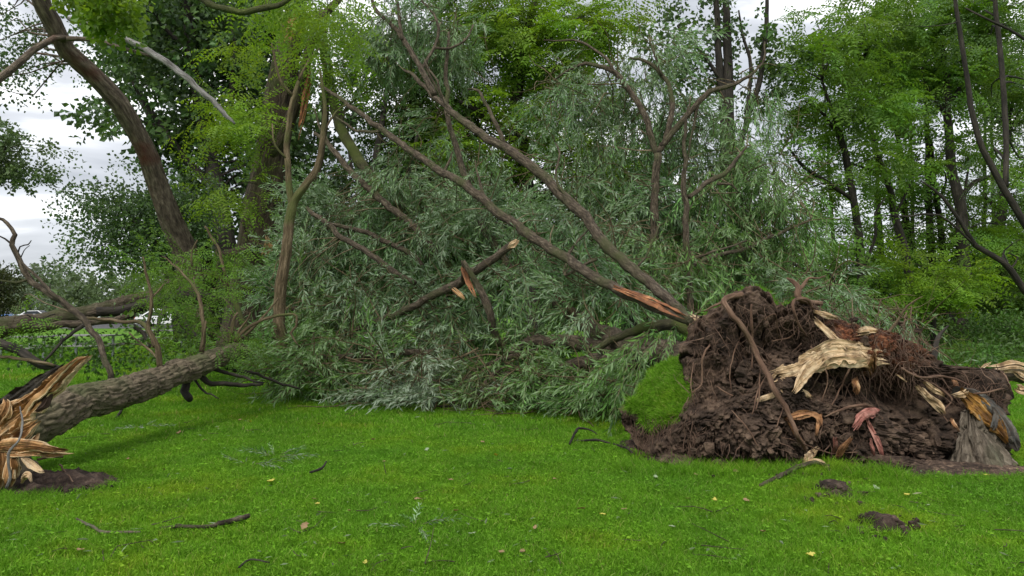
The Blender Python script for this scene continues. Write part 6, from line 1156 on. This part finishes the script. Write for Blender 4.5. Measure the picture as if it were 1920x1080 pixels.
# ------------------------------------------------------------------ grass
def grass_mat():
    m, nt, N, L = nodes('grass_blade')
    out = N('ShaderNodeOutputMaterial'); a = N('ShaderNodeAttribute'); a.attribute_name = 'lc'; g = N('ShaderNodeNewGeometry')
    r = ramp(N, [(0.0, (0.080, 0.195, 0.010)), (0.55, (0.130, 0.295, 0.016)), (0.90, (0.180, 0.360, 0.030)), (0.96, (0.25, 0.38, 0.07)), (1.0, (0.36, 0.33, 0.13))]); L(a.outputs['Fac'], r.inputs[0])
    n = N('ShaderNodeTexNoise'); n.inputs['Scale'].default_value = 0.55; n.inputs['Detail'].default_value = 5; n.inputs['Roughness'].default_value = 0.65; L(g.outputs['Position'], n.inputs['Vector'])
    mr = N('ShaderNodeMapRange'); mr.inputs['From Min'].default_value = 0.35; mr.inputs['From Max'].default_value = 0.66; L(n.outputs[0], mr.inputs['Value'])
    mx = N('ShaderNodeMix'); mx.data_type = 'RGBA'; mx.blend_type = 'MULTIPLY'; mx.inputs[0].default_value = 1.0; L(r.outputs[0], mx.inputs[6])
    r2 = ramp(N, [(0.0, (0.82, 0.92, 1.0)), (0.6, (1.05, 1.05, 0.95)), (1.0, (1.45, 1.12, 0.9))]); L(mr.outputs[0], r2.inputs[0]); L(r2.outputs[0], mx.inputs[7])
    oi = N('ShaderNodeObjectInfo'); hv = N('ShaderNodeHueSaturation'); vr = N('ShaderNodeMapRange'); vr.inputs['To Min'].default_value = 0.84; vr.inputs['To Max'].default_value = 1.16; L(oi.outputs['Random'], vr.inputs['Value']); L(vr.outputs[0], hv.inputs['Value']); L(mx.outputs[2], hv.inputs['Color'])
    b = N('ShaderNodeBsdfPrincipled'); b.inputs['Roughness'].default_value = 0.6; b.inputs['Specular IOR Level'].default_value = 0.12; L(hv.outputs[0], b.inputs['Base Color'])
    t = N('ShaderNodeBsdfTranslucent'); L(hv.outputs[0], t.inputs[0])
    ms = N('ShaderNodeMixShader'); ms.inputs[0].default_value = 0.35; L(b.outputs[0], ms.inputs[1]); L(t.outputs[0], ms.inputs[2]); L(ms.outputs[0], out.inputs[0])
    return m
M_GRASS = grass_mat()
def blades(mb, pos, h, w, rng, lean=0.45, up=None, lc=None):
    k = len(pos); up = np.tile(np.array((0, 0, 1.0)), (k, 1)) if up is None else up
    ln = unit(rng.normal(size=(k, 3)) * np.array((1, 1, 0.2))); d = unit(up + ln * rng.uniform(0, lean, k)[:, None] * 1.2); s = unit(np.cross(d, rnd_dirs(rng, k)))
    h = np.asarray(h)[:, None]; w = np.asarray(w)[:, None] / 2
    m = pos + d * h * 0.55; tip = m + unit(d + ln * rng.uniform(0.1, 1.1, k)[:, None] - np.array((0, 0, 0.25))) * h * 0.5
    v = np.stack([pos - s * w, pos + s * w, m + s * w * 0.8, m - s * w * 0.8, tip], 1)
    i = np.arange(k)[:, None] * 5
    c = rng.uniform(0, 1, k) if lc is None else lc
    mb.add(v.reshape(-1, 3), [np.concatenate([i, i + 1, i + 2, i + 3], 1), np.concatenate([i + 3, i + 2, i + 4], 1)], lc=np.repeat(c, 5), smooth=False)
def tuft_mesh(seed, n, size, hmin, hmax, w, clover=0):
    rng = np.random.default_rng(seed); mb = MB(); p = np.stack([rng.uniform(-size, size, n) / 2 * 1.25, rng.uniform(-size, size, n) / 2 * 1.25, np.zeros(n)], -1)
    blades(mb, p, rng.uniform(hmin, hmax, n) * (0.75 + 0.5 * rng.random(n)), rng.uniform(0.7, 1.3, n) * w, rng, 0.7)
    if clover:                                                     # broad little leaves of clover and plantain among the blades
        k = clover; c = np.stack([rng.uniform(-.5, .5, k) * size, rng.uniform(-.5, .5, k) * size, rng.uniform(0.02, 0.05, k)], -1); d = unit(np.concatenate([rng.normal(size=(k, 2)), rng.uniform(0, 0.5, (k, 1))], 1))
        v = leaf_quads(c, d, unit(rng.normal(size=(k, 3)) * 0.3 + np.array((0, 0, 1.0))), rng.uniform(0.018, 0.032, k), rng.uniform(0.012, 0.020, k))
        mb.add(v.reshape(-1, 3), np.arange(k * 4).reshape(-1, 4), lc=np.repeat(rng.uniform(0.3, 0.88, k), 4), smooth=False)
    return mb.mesh('grass_tuft', M_GRASS)
def build_grass():
    rng = np.random.default_rng(99)
    src = bpy.data.collections.new('grass_sources')
    for k in range(4):
        src.objects.link(bpy.data.objects.new('grass_tuft_%d' % k, tuft_mesh(k, 190, 0.16, 0.025, 0.062, 0.0042, 8)))
    for k in range(3):
        src.objects.link(bpy.data.objects.new('grass_tuft_%d' % (4 + k), tuft_mesh(10 + k, 170, 0.32, 0.035, 0.07, 0.007)))
    for k in range(2):
        src.objects.link(bpy.data.objects.new('grass_tuft_%d' % (7 + k), tuft_mesh(20 + k, 60, 0.14, 0.07, 0.15, 0.0045)))
    pts, idx, sc = [], [], []
    def grid(y0, y1, step, which, scale):
        ys = np.arange(y0, y1, step)
        for y in ys:
            xm = y * 0.80 + 3.0; xs = np.arange(-xm, xm, step); x = xs + rng.uniform(-.5, .5, len(xs)) * step; yy = y + rng.uniform(-.5, .5, len(xs)) * step
            k = ~in_patch(x, yy, -0.02); x, yy = x[k], yy[k]
            pts.append(np.stack([x, yy, hgt(x, yy) - 0.004], -1)); idx.append(rng.choice(which, len(x))); sc.append(rng.uniform(0.8, 1.25, len(x)) * scale)
    grid(3.6, 9.5, 0.125, [0, 1, 2, 3], 1.0)
    grid(9.5, 15.0, 0.22, [4, 5, 6], 1.0)
    grid(15.0, 34.0, 0.42, [4, 5, 6], 1.7)
    # taller uncut grass round the foot of the plate, the clods and the stumps
    def tall(pxs, pys, n, spread=10, s=(0.6, 1.1)):
        x = rng.uniform(*pxs, n); y = rng.uniform(*pys, n); q = np.array([G(a, b) for a, b in zip(x, y)]); k = ~in_patch(q[:, 0], q[:, 1], -0.05); q = q[k]
        pts.append(np.stack([q[:, 0], q[:, 1], hgt(q[:, 0], q[:, 1]) - 0.004], -1)); idx.append(rng.choice([7, 8], len(q))); sc.append(rng.uniform(*s, len(q)))
    tall((1160, 1560), (874, 900), 230); tall((1560, 1700), (880, 905), 90, s=(0.6, 1.3)); tall((1490, 1700), (905, 1015), 110, s=(.5, .9)); tall((1640, 1919), (902, 915), 90, s=(.4, .7)); tall((0, 220), (925, 960), 60, s=(.4, .8));  tall((100, 300), (735, 800), 60, s=(.5, .9))
    tall((0, 1919), (900, 1078), 500, s=(.35, .75))
    pts = np.concatenate(pts); idx = np.concatenate(idx); sc = np.concatenate(sc)
    me = bpy.data.meshes.new('grass'); me.vertices.add(len(pts)); me.vertices.foreach_set('co', pts.astype(np.float32).ravel())
    for nm, tp, key, val in (('which', 'INT', 'value', idx.astype(np.int32)), ('size', 'FLOAT', 'value', sc.astype(np.float32)), ('turn', 'FLOAT', 'value', rng.uniform(0, 6.283, len(pts)).astype(np.float32))):
        me.attributes.new(nm, tp, 'POINT').data.foreach_set(key, val)
    o = bpy.data.objects.new('grass', me); COL.objects.link(o); o['kind'] = 'stuff'
    ng = bpy.data.node_groups.new('grass_spread', 'GeometryNodeTree'); ng.interface.new_socket('Geometry', in_out='INPUT', socket_type='NodeSocketGeometry'); ng.interface.new_socket('Geometry', in_out='OUTPUT', socket_type='NodeSocketGeometry')
    N, L = ng.nodes.new, ng.links.new
    gi, go = N('NodeGroupInput'), N('NodeGroupOutput'); ci = N('GeometryNodeCollectionInfo'); ci.inputs['Collection'].default_value = src; ci.inputs['Separate Children'].default_value = True; ci.inputs['Reset Children'].default_value = True
    ip = N('GeometryNodeInstanceOnPoints'); ip.inputs['Pick Instance'].default_value = True
    def attr(nm, t):
        q = N('GeometryNodeInputNamedAttribute'); q.data_type = t; q.inputs['Name'].default_value = nm; return [s for s in q.outputs if s.enabled and s.name == 'Attribute'][0]
    cx = N('ShaderNodeCombineXYZ'); L(attr('turn', 'FLOAT'), cx.inputs['Z'])
    L(gi.outputs[0], ip.inputs['Points']); L(ci.outputs[0], ip.inputs['Instance']); L(attr('which', 'INT'), ip.inputs['Instance Index']); L(cx.outputs[0], ip.inputs['Rotation']); L(attr('size', 'FLOAT'), ip.inputs['Scale']); L(ip.outputs[0], go.inputs[0])
    md = o.modifiers.new('grass_spread', 'NODES'); md.node_group = ng
    # blades on the lifted turf, and the fringe along the plate's top edge
    gm = MB(); n = 9000; u = rng.uniform(0, 58.99, n); w = rng.uniform(0, 88.99, n); iu, iw = u.astype(int), w.astype(int); fu, fw = (u - iu)[:, None], (w - iw)[:, None]
    p = TURF[iu, iw] * (1 - fu) * (1 - fw) + TURF[iu + 1, iw] * fu * (1 - fw) + TURF[iu, iw + 1] * (1 - fu) * fw + TURF[iu + 1, iw + 1] * fu * fw
    nrm = unit(np.cross(TURF[iu, iw + 1] - TURF[iu, iw], TURF[iu + 1, iw] - TURF[iu, iw])); nrm = np.where(nrm[:, 2:3] < 0, -nrm, nrm)
    blades(gm, p, rng.uniform(0.04, 0.085, n) * (1 + 0.7 * (u < 6)), np.full(n, 0.0052), rng, 1.0, unit(nrm + np.array((0, -0.1, 0.3))), lc=rng.uniform(0.35, 1.0, n))
    fi = rng.integers(0, 89, 900); f2 = rng.random((900, 1)); fp = TURF[0, fi] * (1 - f2) + TURF[0, fi + 1] * f2
    blades(gm, fp, rng.uniform(0.05, 0.14, 900), np.full(900, 0.005), rng, 1.2, unit(np.tile(np.array((0, -0.6, -0.25)), (900, 1)) + rng.normal(size=(900, 3)) * 0.3), lc=rng.uniform(0.3, 1.0, 900))
    e = []
    for a, b, m in ((0, 4, 160), (4, 9, 420), (9, 12, 160)):
        for _ in range(m):
            t = rng.uniform(a, b); i = int(t); f = t - i; x = OUTLINE[i][0] * (1 - f) + OUTLINE[i + 1][0] * f; y = OUTLINE[i][1] * (1 - f) + OUTLINE[i + 1][1] * f
            e.append(P(x, y + 2, plate_depth(x, y) + rng.uniform(0.05, 0.3)))
    e = np.array(e); blades(gm, e, rng.uniform(0.04, 0.09, len(e)), np.full(len(e), 0.0045), rng, 0.9, unit(np.tile(np.array((0, 0.3, 1.0)), (len(e), 1))))
    gm.build('turf_grass', M_GRASS, UPROOTED, kind='stuff')
build_grass()
def build_litter():
    """crumbs of leaf, bark and twig sunk in the grass, thickest along the edge of the fallen crown"""
    rng = np.random.default_rng(61); lm = MB(); n = 900
    x = rng.uniform(0, 1919, n); y = np.where(rng.random(n) < 0.55, 742 + rng.exponential(22, n), rng.uniform(745, 1078, n)); k = (y < 1078) & ~((x > 1160) & (y < 880)) & ~((x < 420) & (y < 790)); x, y = x[k], y[k]
    q = np.array([G(a, b) for a, b in zip(x, y)]); q[:, 2] = hgt(q[:, 0], q[:, 1]) + rng.uniform(0.02, 0.05, len(q)); m = len(q)
    v = leaf_quads(q, unit(rng.normal(size=(m, 3)) * np.array((1, 1, 0.25))), unit(rng.normal(size=(m, 3)) * 0.4 + np.array((0, 0, 1.0))), rng.uniform(0.03, 0.10, m), rng.uniform(0.008, 0.022, m))
    lm.add(v.reshape(-1, 3), np.arange(m * 4).reshape(-1, 4), lc=np.repeat(rng.uniform(0, 1, m), 4), mat=0, smooth=False)
    for i in range(160):
        a = q[int(rng.integers(m))] + np.array((0.1, 0.1, 0)); d = unit(rng.normal(size=3) * np.array((1, 1, 0.12))); L = rng.uniform(0.08, 0.3)
        tube(lm, [a, a + d * L * 0.5 + rng.normal(size=3) * 0.01, a + d * L], [0.004, 0.003, 0.0015], 4, 0.1, cap=False, seed=i, mat=1)
    lm.build('leaf_litter', [leaf_mat('litter_leaf', (0.05, 0.07, 0.03), (0.16, 0.22, 0.11), (0.22, 0.27, 0.18), 0.1, 0.6, odd=(0.36, 0.26, 0.13)), M_BARK], kind='stuff')
build_litter()
def build_crumbs():
    rng = np.random.default_rng(8); cm = MB(); ico = ico_sphere(2)
    for px, py, sx, sy, n in ((110, 915, 70, 18, 90), (1560, 935, 50, 22, 60), (1660, 998, 45, 18, 60), (1250, 868, 60, 10, 40), (1480, 888, 110, 10, 70), (1750, 880, 120, 14, 90)):
        for k in range(n):
            c = G(px + rng.normal() * sx * 0.6, max(700, py + rng.normal() * sy * 0.6)); sc = rng.choice([0.008, 0.015, 0.028], p=[.5, .35, .15])
            v = np.sign(ico[0]) * np.abs(ico[0]) ** 0.6 * (1 + 0.9 * fbm(ico[0] * 1.6 + k, k, 3))[:, None] * sc * rng.uniform(0.6, 1.3, 3)
            cm.add(v + c + np.array((0, 0, 0.03 + hgt(c[0], c[1]))), ico[1], lc=0.0, smooth=False)
    cm.build('soil_crumbs', M_BARE, kind='stuff')
build_crumbs()
